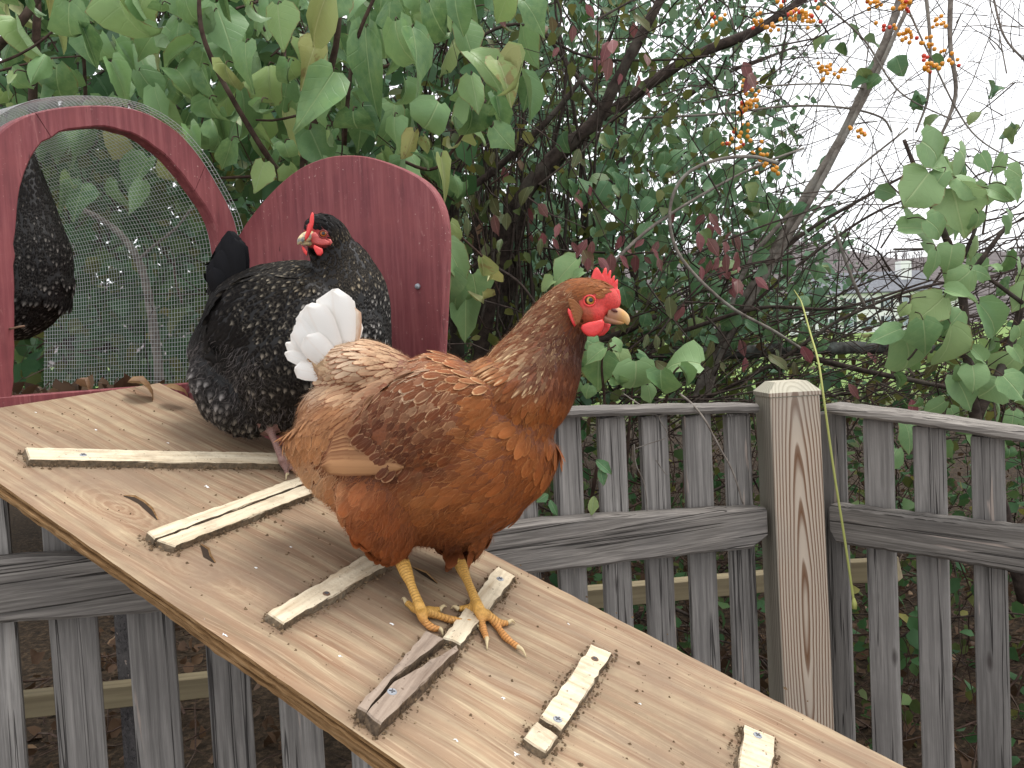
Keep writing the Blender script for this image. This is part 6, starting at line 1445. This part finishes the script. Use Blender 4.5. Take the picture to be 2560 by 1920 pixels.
    def make(mask, n, name, scale=1.0, rows=5, mat='plum_brown', sp=.62):
        pos, nn, px = h.spaced(mask, n, lambda q: (h.field(q, ctrl) @ np.array([r[5] for r in ctrl], float)) * 1e-3 * sp); n = len(pos); w = h.field(px, ctrl)
        get = lambda j: w @ np.array([r[j] for r in ctrl], float)
        d = h.dirs(np.stack([get(2), get(3)], 1) + h.rn.normal(0, .12, (n, 2)), nn)
        L = get(4) * 1e-3 * h.rn.uniform(.8, 1.2, n) * scale; W = get(5) * 1e-3 * h.rn.uniform(.8, 1.2, n) * scale
        nearest = w.argmax(1); pick = (w.cumsum(1) > h.rn.random((n, 1))).argmax(1)
        cols = np.array([lin(r[8]) for r in ctrl]); ec = np.array([lin(r[9]) for r in ctrl])
        fcol = (w @ cols) * h.rn.uniform(.84, 1.13, (n, 1)); fcol = fcol * np.array([1.02, .95, .84]); ecol = (w @ ec) * 1.05; mx = (h.rn.random((n, 1)) ** 2.5) * .45 * np.clip(get(7), 0, 1)[:, None]; fcol = fcol * (1 - mx) + ecol * mx
        es = get(7); es = np.where((px[:, 0] > 1215) & (px[:, 1] < 960), np.where(h.rn.random(n) < es * .68, h.rn.uniform(.6, 1, n), .06), es * h.rn.uniform(.7, 1.5, n))
        build_feathers(name, pos, nn, d, L, W, get(6) + h.rn.normal(0, .03, n), get(6) * 1.5 + .05, fcol, ecol, np.clip(es, 0, 1), MAT[mat], h.o, h.rn, rows)
    head = ok & (fx[:, 1] < 960 + (fx[:, 0] - 1215) * .12) & (fx[:, 0] > 1215)
    make(ok & ~head & ~quill, 16000, 'plumage')
    make(head, 14000, 'hackle', mat='plum_streak', sp=.85)
    make(head & (fx[:, 0] > 1400) & (fx[:, 1] < 800), 9000, 'crown_feathers', .8, mat='plum_brown', sp=.6)
    # loose down on thighs, vent and flank
    fl = ok & ((ell(fx, 870, 1270, 170, 150, .3, .2) > .5) | (ell(fx, 1060, 1340, 200, 80, 0, .2) > .5) | (ell(fx, 770, 1080, 60, 120, 0, .2) > .5))
    pos, nn, px = h.sample(fl, 5000); w = h.field(px, ctrl); n = len(pos)
    d = h.dirs(np.stack([w @ np.array([r[2] for r in ctrl], float), w @ np.array([r[3] for r in ctrl], float)], 1) + h.rn.normal(0, .4, (n, 2)), nn)
    col = (w @ np.array([lin(r[8]) for r in ctrl])) * h.rn.uniform(.75, 1.2, (n, 1))
    strands('down', pos, nn, d, h.rn.uniform(.010, .022, n), .00028, col, MAT['plum_brown'], h.o, h.rn)
    pos, nn, px = h.sample(ok & ~quill, 15000); w = h.field(px, ctrl); n = len(pos)
    d = h.dirs(np.stack([w @ np.array([r[2] for r in ctrl], float), w @ np.array([r[3] for r in ctrl], float)], 1) + h.rn.normal(0, .22, (n, 2)), nn)
    a_, b_ = w @ np.array([lin(r[8]) for r in ctrl]), w @ np.array([lin(r[9]) for r in ctrl]); t_ = (h.rn.random((n, 1)) ** 2.2) * .6
    sh = np.clip((w @ np.array([r[4] for r in ctrl], float)) / 24, .5, 1.3)
    strands('barbs', pos + nn * .0022, nn, nrm(d - nn * .18), h.rn.uniform(.006, .013, n) * sh, .00022, (a_ * (1 - t_) + b_ * t_) * h.rn.uniform(.75, 1.25, (n, 1)) * [1.02, .97, .86], MAT['plum_brown'], h.o, h.rn)
    # fine loose filaments over breast and side
    pos, nn, px = h.sample(ok & (fx[:, 0] > 1080) & (fx[:, 1] > 950), 700); w = h.field(px, ctrl); n = len(pos)
    d = h.dirs(np.stack([w @ np.array([r[2] for r in ctrl], float), w @ np.array([r[3] for r in ctrl], float)], 1) + h.rn.normal(0, .25, (n, 2)), nn)
    strands('filaments', pos, nn, d, h.rn.uniform(.010, .018, n), .0002, (w @ np.array([lin(r[9]) for r in ctrl])) * h.rn.uniform(.8, 1.2, (n, 1)), MAT['plum_brown'], h.o, h.rn)
    # wing quills
    for sg in (-1, 1):
        d = sg * .082
        for i in range(9):
            t = i / 8
            r0 = (1010 - 80 * t, 1168 - 116 * t); t0 = (803 + 30 * t ** 1.3, 1166 - 62 * t)
            dd = d * 1.16 - sg * .0016 * i
            h.big_feather('wing_feather', h.L(*r0, sg * (.088 - .0012 * i)), h.L(*t0, sg * (.086 - .0012 * i)), .020, .03 , (182 - 16 * (i % 3), 134 - 14 * (i % 3), 92 - 10 * (i % 3)), (118, 70, 42), .9 if i > 2 else .6, MAT['plum_brown'], FW * sg)
    # coverts lying over the roots of the quills
    for sg in (-1, 1):
        n = 70; t = h.rn.random(n); off = h.rn.uniform(-26, 40, n)
        pos = np.array([h.L(1000 - 85 * a + o, 1176 - 122 * a + h.rn.normal(0, 6) - o * .15, sg * (.0905 - .0006 * (o + 26) * .2)) for a, o in zip(t, off)])
        nn = np.tile(nrm(FW * sg + h.rn.normal(0, .02, 3)), (n, 1)); d = h.dirs(np.tile([[-.75, .6]], (n, 1)) + h.rn.normal(0, .12, (n, 2)), nn)
        wc, we = lin((112, 62, 38)), lin((208, 162, 122))
        build_feathers('coverts', pos, nn, d, h.rn.uniform(.016, .022, n), h.rn.uniform(.009, .012, n), np.full(n, .10), np.full(n, .3), wc * h.rn.uniform(.8, 1.25, (n, 1)), np.tile(we, (n, 1)), h.rn.uniform(.4, .9, n), MAT['plum_brown'], h.o, h.rn)
    # tail
    TW = (238, 222, 204)
    tails = [((856, 905), (836, 722), .034, -.028, WH), ((858, 905), (852, 734), .032, -.020, WH), ((850, 905), (818, 738), .030, -.012, WH), ((862, 905), (872, 762), .030, -.024, TW), ((866, 905), (886, 796), .024, -.016, TW), ((868, 905), (901, 806), .012, .010, WH),
             ((840, 912), (772, 760), .036, -.032, WH), ((838, 912), (786, 772), .034, -.022, WH), ((836, 914), (752, 778), .030, -.018, WH), ((834, 918), (738, 812), .026, -.026, WH), ((832, 922), (728, 834), .018, -.012, WH), ((830, 926), (714, 858), .015, -.004, WH),
             ((830, 932), (712, 882), .014, -.014, WH), ((832, 940), (736, 922), .020, -.024, WH), ((846, 922), (764, 842), .030, -.036, WH), ((852, 905), (830, 728), .044, -.034, WH), ((840, 912), (766, 766), .044, -.036, WH), ((838, 918), (748, 800), .034, -.030, WH), ((850, 905), (800, 752), .034, .012, WH), ((852, 905), (840, 735), .034, .018, WH), ((842, 910), (760, 790), .032, .016, WH)]
    for (a, b, w_, dy, c) in tails:
        h.big_feather('tail_feather', h.L(*a, dy * .5), h.L(*b, dy), w_ * 1.1, h.rn.uniform(.02, .07), c, (222, 190, 160) if c == WH else (186, 128, 82), .10 if c == WH else .6, MAT['plum_white'], -FW + RT * h.rn.uniform(-.5, .1) + UP * h.rn.uniform(0, .4))
    # comb, wattles, ear lobe
    comb = [(1472, 707), (1479, 690), (1484, 676), (1492, 668), (1499, 676), (1504, 688), (1510, 672), (1516, 670), (1517, 690), (1522, 679), (1528, 676), (1527, 698), (1533, 690), (1537, 690), (1536, 712), (1540, 700), (1545, 700), (1544, 722), (1548, 724), (1551, 740), (1552, 756), (1547, 768), (1536, 766), (1524, 750), (1512, 732), (1496, 720)]
    comb = [tuple(p) for p in catmull(comb, 2)]
    h.plate('comb', comb, -.012, .0052, MAT['comb'], ctr=(1522, 722))
    w1 = [(1462, 822), (1480, 812), (1500, 806), (1508, 812), (1508, 826), (1500, 838), (1486, 843), (1470, 841), (1456, 832), (1453, 822)]
    w1 = [(1455, 812), (1470, 806), (1490, 802), (1506, 798), (1511, 806), (1508, 822), (1500, 834), (1486, 842), (1470, 841), (1458, 832), (1452, 821)]
    h.plate('wattle', w1, -.036, .0065, MAT['comb'])
    w2 = [(1500, 806), (1512, 804), (1522, 806), (1527, 812), (1522, 826), (1510, 838), (1498, 841), (1488, 836), (1490, 820)]
    h.plate('wattle', w2, .010, .006, MAT['comb'])
    ear = [(1420, 770), (1427, 776), (1434, 790), (1440, 803), (1441, 812), (1436, 818), (1429, 806), (1423, 792), (1419, 780)]
    h.plate('ear_lobe', ear, -.0300, .005, MAT['comb'])
    h.eye(1474, 752, -.0262, .0060, MAT['eye_yellow'], -FW + RT * .18 + UP * .05)
    for q0, q1, rr in ((0, 2 * math.pi, .0010),):        # eye lid ring
        th_ = np.linspace(q0, q1, 25); c = h.L(1474, 752, -.0310)
        pts = [c + RT * math.cos(a) * .0064 + UP * math.sin(a) * .0060 for a in th_]
        child('eyelid', mesh_tris('eyelid', *tube_np(pts, rr, 6), MAT['comb']), h.o)
    # tuft of stiff ear feathers
    for k in range(7):
        h.big_feather('ear_feather', h.L(1458 - k * 1.5, 782 + k * 4, -.0300 - .0006 * k), h.L(1421 + k * 3, 747 + k * 9, -.0335), .008, .02, (146, 92, 54), (186, 134, 90), .5, MAT['plum_brown'], -FW, rows=5)
    # beak: upper mandible hooked over the lower
    q = catmull([h.L(1522, 782, -.014), h.L(1540, 786, -.016), h.L(1556, 792, -.017), h.L(1566, 801, -.018), h.L(1569, 812, -.018)], 5)
    up_ = tube_np(q, np.interp(np.linspace(0, 1, len(q)), [0, .3, .6, .85, 1], [.0098, .0085, .0062, .0034, .0008]), 14, np.interp(np.linspace(0, 1, len(q)), [0, .3, .6, .85, 1], [.0095, .0075, .005, .0028, .0008]), ref=FW)
    q = catmull([h.L(1510, 796, -.014), h.L(1530, 802, -.016), h.L(1548, 806, -.017), h.L(1560, 807, -.0175)], 5)
    lo_ = tube_np(q, np.linspace(.0052, .0012, len(q)), 12, np.linspace(.0075, .0018, len(q)), ref=FW)
    child('beak', mesh_tris('beak', *join([up_, lo_]), MAT['beak']), h.o)
    nq = h.L(1536, 776, -.0255); child('nostril', mesh_tris('nostril', *tube_np([nq - RT * .0035 + UP * .001, nq, nq + RT * .0035 - UP * .0016], [.0012, .0022, .0010], 8), plain('nostril', (94, 54, 50), .6)), h.o)
    # scutes: raised rings down the front of the shanks
    return h
brown = brown_hen()

def dark_plumage(h, ctrl, ok, n, name, fl=None):
    pos, nn, px = h.spaced(ok, n * 3, lambda q: (h.field(q, ctrl) @ np.array([r[5] for r in ctrl], float)) * 1e-3 * .66); n = len(pos); w = h.field(px, ctrl)
    get = lambda j: w @ np.array([r[j] for r in ctrl], float)
    d = h.dirs(np.stack([get(2), get(3)], 1) + h.rn.normal(0, .12, (n, 2)), nn)
    L = get(4) * 1e-3 * h.rn.uniform(.8, 1.2, n); W = get(5) * 1e-3 * h.rn.uniform(.8, 1.2, n)
    cols = np.array([lin(r[8]) for r in ctrl]); ec = np.array([lin(r[9]) for r in ctrl])
    fcol = (w @ cols) * h.rn.uniform(.7, 1.3, (n, 1)); ecol = (w @ ec) * h.rn.uniform(.7, 1.2, (n, 1))
    es = np.clip(get(7) * h.rn.uniform(.6, 1.7, n), 0, 1)
    build_feathers(name, pos, nn, d, L, W, get(6) + h.rn.normal(0, .03, n), get(6) * 1.5 + .05, fcol, ecol, es, MAT['plum_black'], h.o, h.rn)

def speckled_hen():
    Z = 1.20
    h = Hen('hen', 'black hen with pale speckles standing before the red door board, head turned back', Z, on_ramp(742, 1188), 8)
    h.tube([(500, 930, .01, 40, 40), (528, 915, .01, 92, 88), (575, 900, .01, 145, 128), (640, 880, .01, 200, 165), (730, 870, 0, 216, 178), (815, 852, -.01, 204, 176), (885, 835, -.02, 160, 150), (935, 822, -.025, 105, 105), (966, 815, -.025, 45, 50)], 28)
    h.tube([(545, 900, -.03, 58, 50), (540, 945, -.03, 60, 70), (575, 988, -.03, 78, 78), (640, 1020, -.02, 72, 80), (720, 1020, -.02, 60, 60)], 20)      # rear fluff
    h.tube([(660, 760, .01, 80, 80), (600, 730, .01, 72, 60), (565, 690, .01, 48, 36), (556, 650, .01, 28, 18)], 18)                                # root of the tail
    h.tube([(850, 840, -.02, 130, 130), (864, 740, -.02, 108, 112), (852, 670, -.025, 80, 80), (830, 622, -.035, 58, 56), (815, 590, -.045, 53, 48), (800, 577, -.052, 44, 42), (786, 582, -.060, 32, 32), (775, 592, -.066, 18, 18)], 24)
    h.tube([(800, 600, -.058, 30, 30), (782, 608, -.066, 24, 24), (768, 608, -.07, 12, 12)], 12)
    for sg in (-1, 1):
        d = sg * .085
        h.tube([(800, 760, d * .9, 60, 30), (730, 780, d * 1.05, 100, 30), (650, 800, d * 1.08, 110, 30), (580, 830, d, 84, 24), (530, 855, d * .9, 36, 12)], 18)
    h.tube([(672, 950, -.03, 88, 60), (662, 1012, -.03, 48, 45), (663, 1042, -.03, 20, 20)], 16)
    r = .0045
    h.foot((708, 1156), h.L(662, 1040, -.03), [([(714, 1170), (718, 1186)], (715, 1200)), ([(724, 1157), (742, 1160)], (752, 1164)), ([(726, 1166), (744, 1182)], (752, 1192)), ([(700, 1148), (692, 1142)], (687, 1138))], .0080, .0056, r, on_ramp)
    h.foot((850, 1185), h.L(830, 1040, .03), [([(870, 1190), (890, 1196)], (902, 1200)), ([(868, 1200), (880, 1212)], (888, 1220)), ([(862, 1180), (884, 1182)], (896, 1184)), ([(840, 1178), (832, 1172)], (826, 1168))], .0080, .0056, r, on_ramp)
    h.build_body(.0028, 5)
    hz = (h.co - (on_ramp(742, 1188) - h.root)) @ R_N
    fz = (h.fc - (on_ramp(742, 1188) - h.root)) @ R_N
    def seg(p, ax, ay, bx, by, w):
        t = np.clip(((p[:, 0] - ax) * (bx - ax) + (p[:, 1] - ay) * (by - ay)) / ((bx - ax) ** 2 + (by - ay) ** 2), 0, 1); return np.hypot(p[:, 0] - ax - t * (bx - ax), p[:, 1] - ay - t * (by - ay)) < w
    onleg = lambda p, q: (q < .016) | ((p[:, 1] > 1060) & (seg(p, 662, 1040, 714, 1170, 26) | seg(p, 830, 1040, 852, 1190, 26)))
    legm = lambda p, c: onleg(p, hz).astype(float)
    facem = lambda p, c: np.clip(ell(p, 786, 592, 40, 27, .3, .3), 0, 1) * (c @ FW < np.median(c @ FW)).astype(float)
    h.skin((14, 12, 12), [(facem, (176, 56, 56)), (legm, (150, 116, 108))])
    BK, GY = (20, 19, 19), (176, 173, 168); B2 = (14, 13, 13)
    ctrl = [(800, 545, .6, .5, 9, 4.5, .1, .05, B2, (70, 62, 56)), (850, 600, .3, .9, 12, 5, .12, .45, (28, 24, 21), (160, 146, 122)), (880, 680, .1, 1, 15, 6, .13, .6, (28, 25, 22), (168, 154, 130)), (780, 680, -.5, .85, 15, 6, .13, .55, (26, 23, 20), (160, 146, 122)),
            (900, 760, 0, 1, 18, 8.5, .13, .9, BK, GY), (820, 760, -.3, .95, 18, 8.5, .13, .9, BK, GY), (940, 830, -.1, 1, 18, 9, .13, .95, BK, GY), (860, 900, -.3, .95, 20, 10.5, .14, .9, BK, GY),
            (700, 690, -.85, .4, 18, 8, .12, .5, (24, 21, 19), (156, 146, 128)), (600, 690, -.9, .1, 20, 9, .13, .3, B2, (110, 102, 92)), (560, 660, -.3, -.95, 24, 10, .14, .1, (34, 33, 35), (60, 60, 64)), (530, 760, -.6, .5, 22, 10, .14, .15, B2, (80, 74, 68)),
            (720, 800, -.7, .7, 19, 10, .13, .9, BK, (146, 138, 124)), (640, 790, -.75, .6, 20, 10, .13, .65, B2, (160, 152, 138)), (570, 830, -.8, .55, 22, 10, .13, .12, (24, 22, 21), (84, 78, 72)), (560, 880, -.8, .5, 22, 10, .12, .06, (20, 19, 18), (60, 56, 52)),
            (500, 900, -.5, .8, 24, 11, .2, .85, (44, 42, 42), (150, 145, 142)), (560, 960, -.35, .9, 24, 11, .2, .85, (40, 38, 38), (146, 141, 138)), (640, 960, -.3, .95, 22, 10, .16, .6, (28, 26, 25), (160, 152, 140)), (700, 900, -.4, .9, 21, 10, .14, .6, BK, (150, 142, 130)),
            (620, 1050, -.2, 1, 24, 11, .18, .55, (28, 26, 25), (150, 142, 130)), (720, 1040, -.2, 1, 22, 10, .16, .35, (20, 18, 17), (120, 112, 100)), (520, 1000, -.3, .95, 24, 11, .2, .7, (36, 34, 33), (136, 130, 124))]
    fx = h.fpx; near = h.fc @ FW < np.median(h.fc @ FW)
    nof = ell(fx, 784, 594, 38, 27, .3, .1) > .5
    ok = ~(nof & near) & ~onleg(fx, fz)
    dark_plumage(h, ctrl, ok, 6500, 'plumage')
    fl = ok & ((ell(fx, 545, 960, 120, 120, 0, .2) > .5) | (fx[:, 1] > 1010))
    pos, nn, px = h.sample(fl, 2600); n = len(pos); d = h.dirs(np.tile([[-.35, .9]], (n, 1)) + h.rn.normal(0, .45, (n, 2)), nn)
    strands('down', pos, nn, d, h.rn.uniform(.010, .022, n), .0003, np.tile(lin((96, 90, 88)), (n, 1)) * h.rn.uniform(.2, 1.7, (n, 1)), MAT['plum_black'], h.o, h.rn)
    TK = (40, 40, 43)
    for k in range(15):
        t = k / 14; tip = (526 + 72 * t + h.rn.normal(0, 4), 672 - 96 * min(1, t * 1.7) + 24 * max(0, t - .6) / .4 + h.rn.normal(0, 4)); dy = (-.03, .018, -.012, .008)[k % 4]
        h.big_feather('tail_feather', h.L(565 + 40 * t, 770 - 14 * t, dy * .6), h.L(*tip, dy), .030, .03, (22, 22, 25), (40, 40, 44), .3, MAT['plum_black'], -FW + RT * h.rn.uniform(-.15, .1))
    for i in range(8):
        t = i / 7
        h.big_feather('wing_feather', h.L(690 - 60 * t, 862 - 60 * t, -.082), h.L(512 + 14 * t, 895 - 120 * t, -.080 + .002 * i), .022, .03, (24 + 4 * (i % 2), 23 + 4 * (i % 2), 23), (52, 48, 46), .3, MAT['plum_black'], -FW)
    comb = [(763, 604), (762, 590), (767, 576), (769, 562), (774, 556), (775, 543), (780, 531), (784, 534), (785, 546), (784, 560), (779, 577), (772, 592)]
    h.plate('comb', [tuple(p) for p in catmull(comb, 3)], -.096, .0055, MAT['comb'], ctr=(776, 570))
    h.plate('wattle', [(786, 612), (797, 618), (806, 622), (808, 632), (802, 640), (793, 638), (787, 628), (783, 618)], -.098, .005, MAT['comb'])
    h.plate('wattle', [(754, 614), (762, 620), (768, 630), (768, 640), (761, 634), (756, 624)], -.088, .005, MAT['comb'])
    h.eye(808, 585, -.0800, .0056, MAT['eye_orange'], -FW * .9 + RT * .25)
    c = h.L(808, 585, -.0845); th_ = np.linspace(0, 2 * math.pi, 25)
    child('eyelid', mesh_tris('eyelid', *tube_np([c + RT * math.cos(a) * .0060 + UP * math.sin(a) * .0052 for a in th_], .0010, 6), plain('lid_dark', (120, 50, 48), .5)), h.o)
    q = catmull([h.L(776, 590, -.072), h.L(762, 594, -.088), h.L(751, 601, -.096), h.L(744, 611, -.098)], 5)
    up_ = tube_np(q, np.interp(np.linspace(0, 1, len(q)), [0, .4, .8, 1], [.0082, .0066, .0034, .0008]), 12, ref=FW)
    q = catmull([h.L(776, 606, -.072), h.L(763, 608, -.086), h.L(753, 610, -.092)], 5); lo_ = tube_np(q, np.linspace(.0056, .0014, len(q)), 10, ref=FW)
    m = Mat('beak_pale', .45, .4); n_ = m.noise(m.coord('Object'), 130, 3); m.set(color=m.ramp(n_, [(.35, srgb(110, 112, 116)), (.5, srgb(196, 176, 130)), (.7, srgb(222, 206, 164))]))
    child('beak', mesh_tris('beak', *join([up_, lo_]), m.m), h.o)
    # red flesh below the eye
    h.plate('cheek', [(774, 586), (788, 580), (800, 594), (812, 598), (824, 604), (822, 612), (806, 614), (792, 612), (778, 606)], -.0825, .004, MAT['cheek'])
    h.plate('ear_lobe', [(818, 596), (827, 598), (831, 606), (826, 614), (819, 610)], -.074, .004, MAT['cheek'])
    return h
speckled = speckled_hen()

def inside_hen():
    Z = 1.36
    h = Hen('hen', 'dark barred hen half hidden inside the coop behind the arch', Z, P(20, 985, 1.36), 12)
    h.tube([(-170, 660, .02, 30, 30), (-130, 690, .02, 80, 70), (-60, 730, .02, 115, 110), (20, 735, 0, 118, 118), (90, 715, 0, 96, 100), (140, 700, 0, 60, 70), (170, 690, 0, 26, 30)], 24)
    h.tube([(60, 740, 0, 110, 105), (80, 640, 0, 92, 92), (78, 560, 0, 68, 70), (68, 480, 0, 50, 52), (56, 420, 0, 38, 38), (40, 385, 0, 34, 32), (22, 380, 0, 26, 24), (4, 386, 0, 12, 12)], 22)
    floor_pt = lambda px, py, hh=0.0: on_plane(px, py, A_P0 + np.array([0, 0, -.008 + hh]), np.array([0, 0, 1.0]))
    for x, d in ((-50, -.03), (-20, .03)):
        top = h.L(x, 830, d); ft = P(x + 4, 960, 1.36 + d) - h.root; ft[2] = (A_P0[2] - .006) - h.root[2]
        h.limb([top, (top + ft) / 2, ft + np.array([0, 0, .012])], [.010, .0056, .0060])
        for a in (-.5, 0, .5, 3.14):
            L_ = .045 if a != 3.14 else .02
            e = ft + np.array([math.cos(a) * L_, math.sin(a) * L_, .004]); h.limb([ft + np.array([0, 0, .012]), (ft + e) / 2 + np.array([0, 0, .006]), e], [.005, .0045, .003])
    h.build_body(.003, 5)
    h.skin((24, 22, 21), [(lambda p, c: (p[:, 1] > 845).astype(float), (140, 108, 100)), (lambda p, c: ell(p, 20, 385, 24, 18), (170, 56, 54))])
    BK, GY = (18, 17, 17), (178, 172, 164)
    ctrl = [(60, 440, 0, 1, 14, 6, .12, .5, BK, (120, 112, 100)), (100, 560, .1, 1, 17, 8, .12, .65, BK, GY), (150, 660, -.1, 1, 18, 9, .13, .75, BK, GY), (80, 680, -.1, 1, 19, 9, .13, .7, BK, GY), (100, 780, -.4, .9, 20, 9, .14, .6, BK, GY), (0, 740, -.8, .4, 20, 9, .13, .5, BK, GY), (-120, 690, -.95, .1, 22, 10, .13, .3, BK, GY)]
    fx = h.fpx; ok = (fx[:, 1] < 845) & ~(ell(fx, 20, 385, 24, 18) > .5)
    ctrl = [(*r_[:7], r_[7] * .6, *r_[8:]) for r_ in ctrl]; dark_plumage(h, ctrl, ok, 3600, 'plumage')
    h.plate('comb', [(14, 372), (20, 352), (28, 346), (36, 350), (44, 356), (48, 370), (34, 376)], 0, .005, MAT['comb'])
    h.plate('wattle', [(14, 396), (24, 396), (28, 410), (22, 418), (14, 410)], -.012, .005, MAT['comb'])
    q = catmull([h.L(8, 384, 0), h.L(-4, 388, 0), h.L(-12, 396, 0)], 4); child('beak', mesh_tris('beak', *tube_np(q, np.linspace(.008, .001, len(q)), 10), MAT['beak']), h.o)
    h.eye(22, 378, -.0175, .0045, MAT['eye_orange'], -FW)
    for k in range(6): h.big_feather('tail_feather', h.L(-130, 690, .01 * k - .02), h.L(-215 + 12 * k, 560 + 10 * k, .012 * k - .03), .032, .03, (34, 33, 35), (60, 60, 62), .3, MAT['plum_black'], -FW)
    return h
inside_hen()
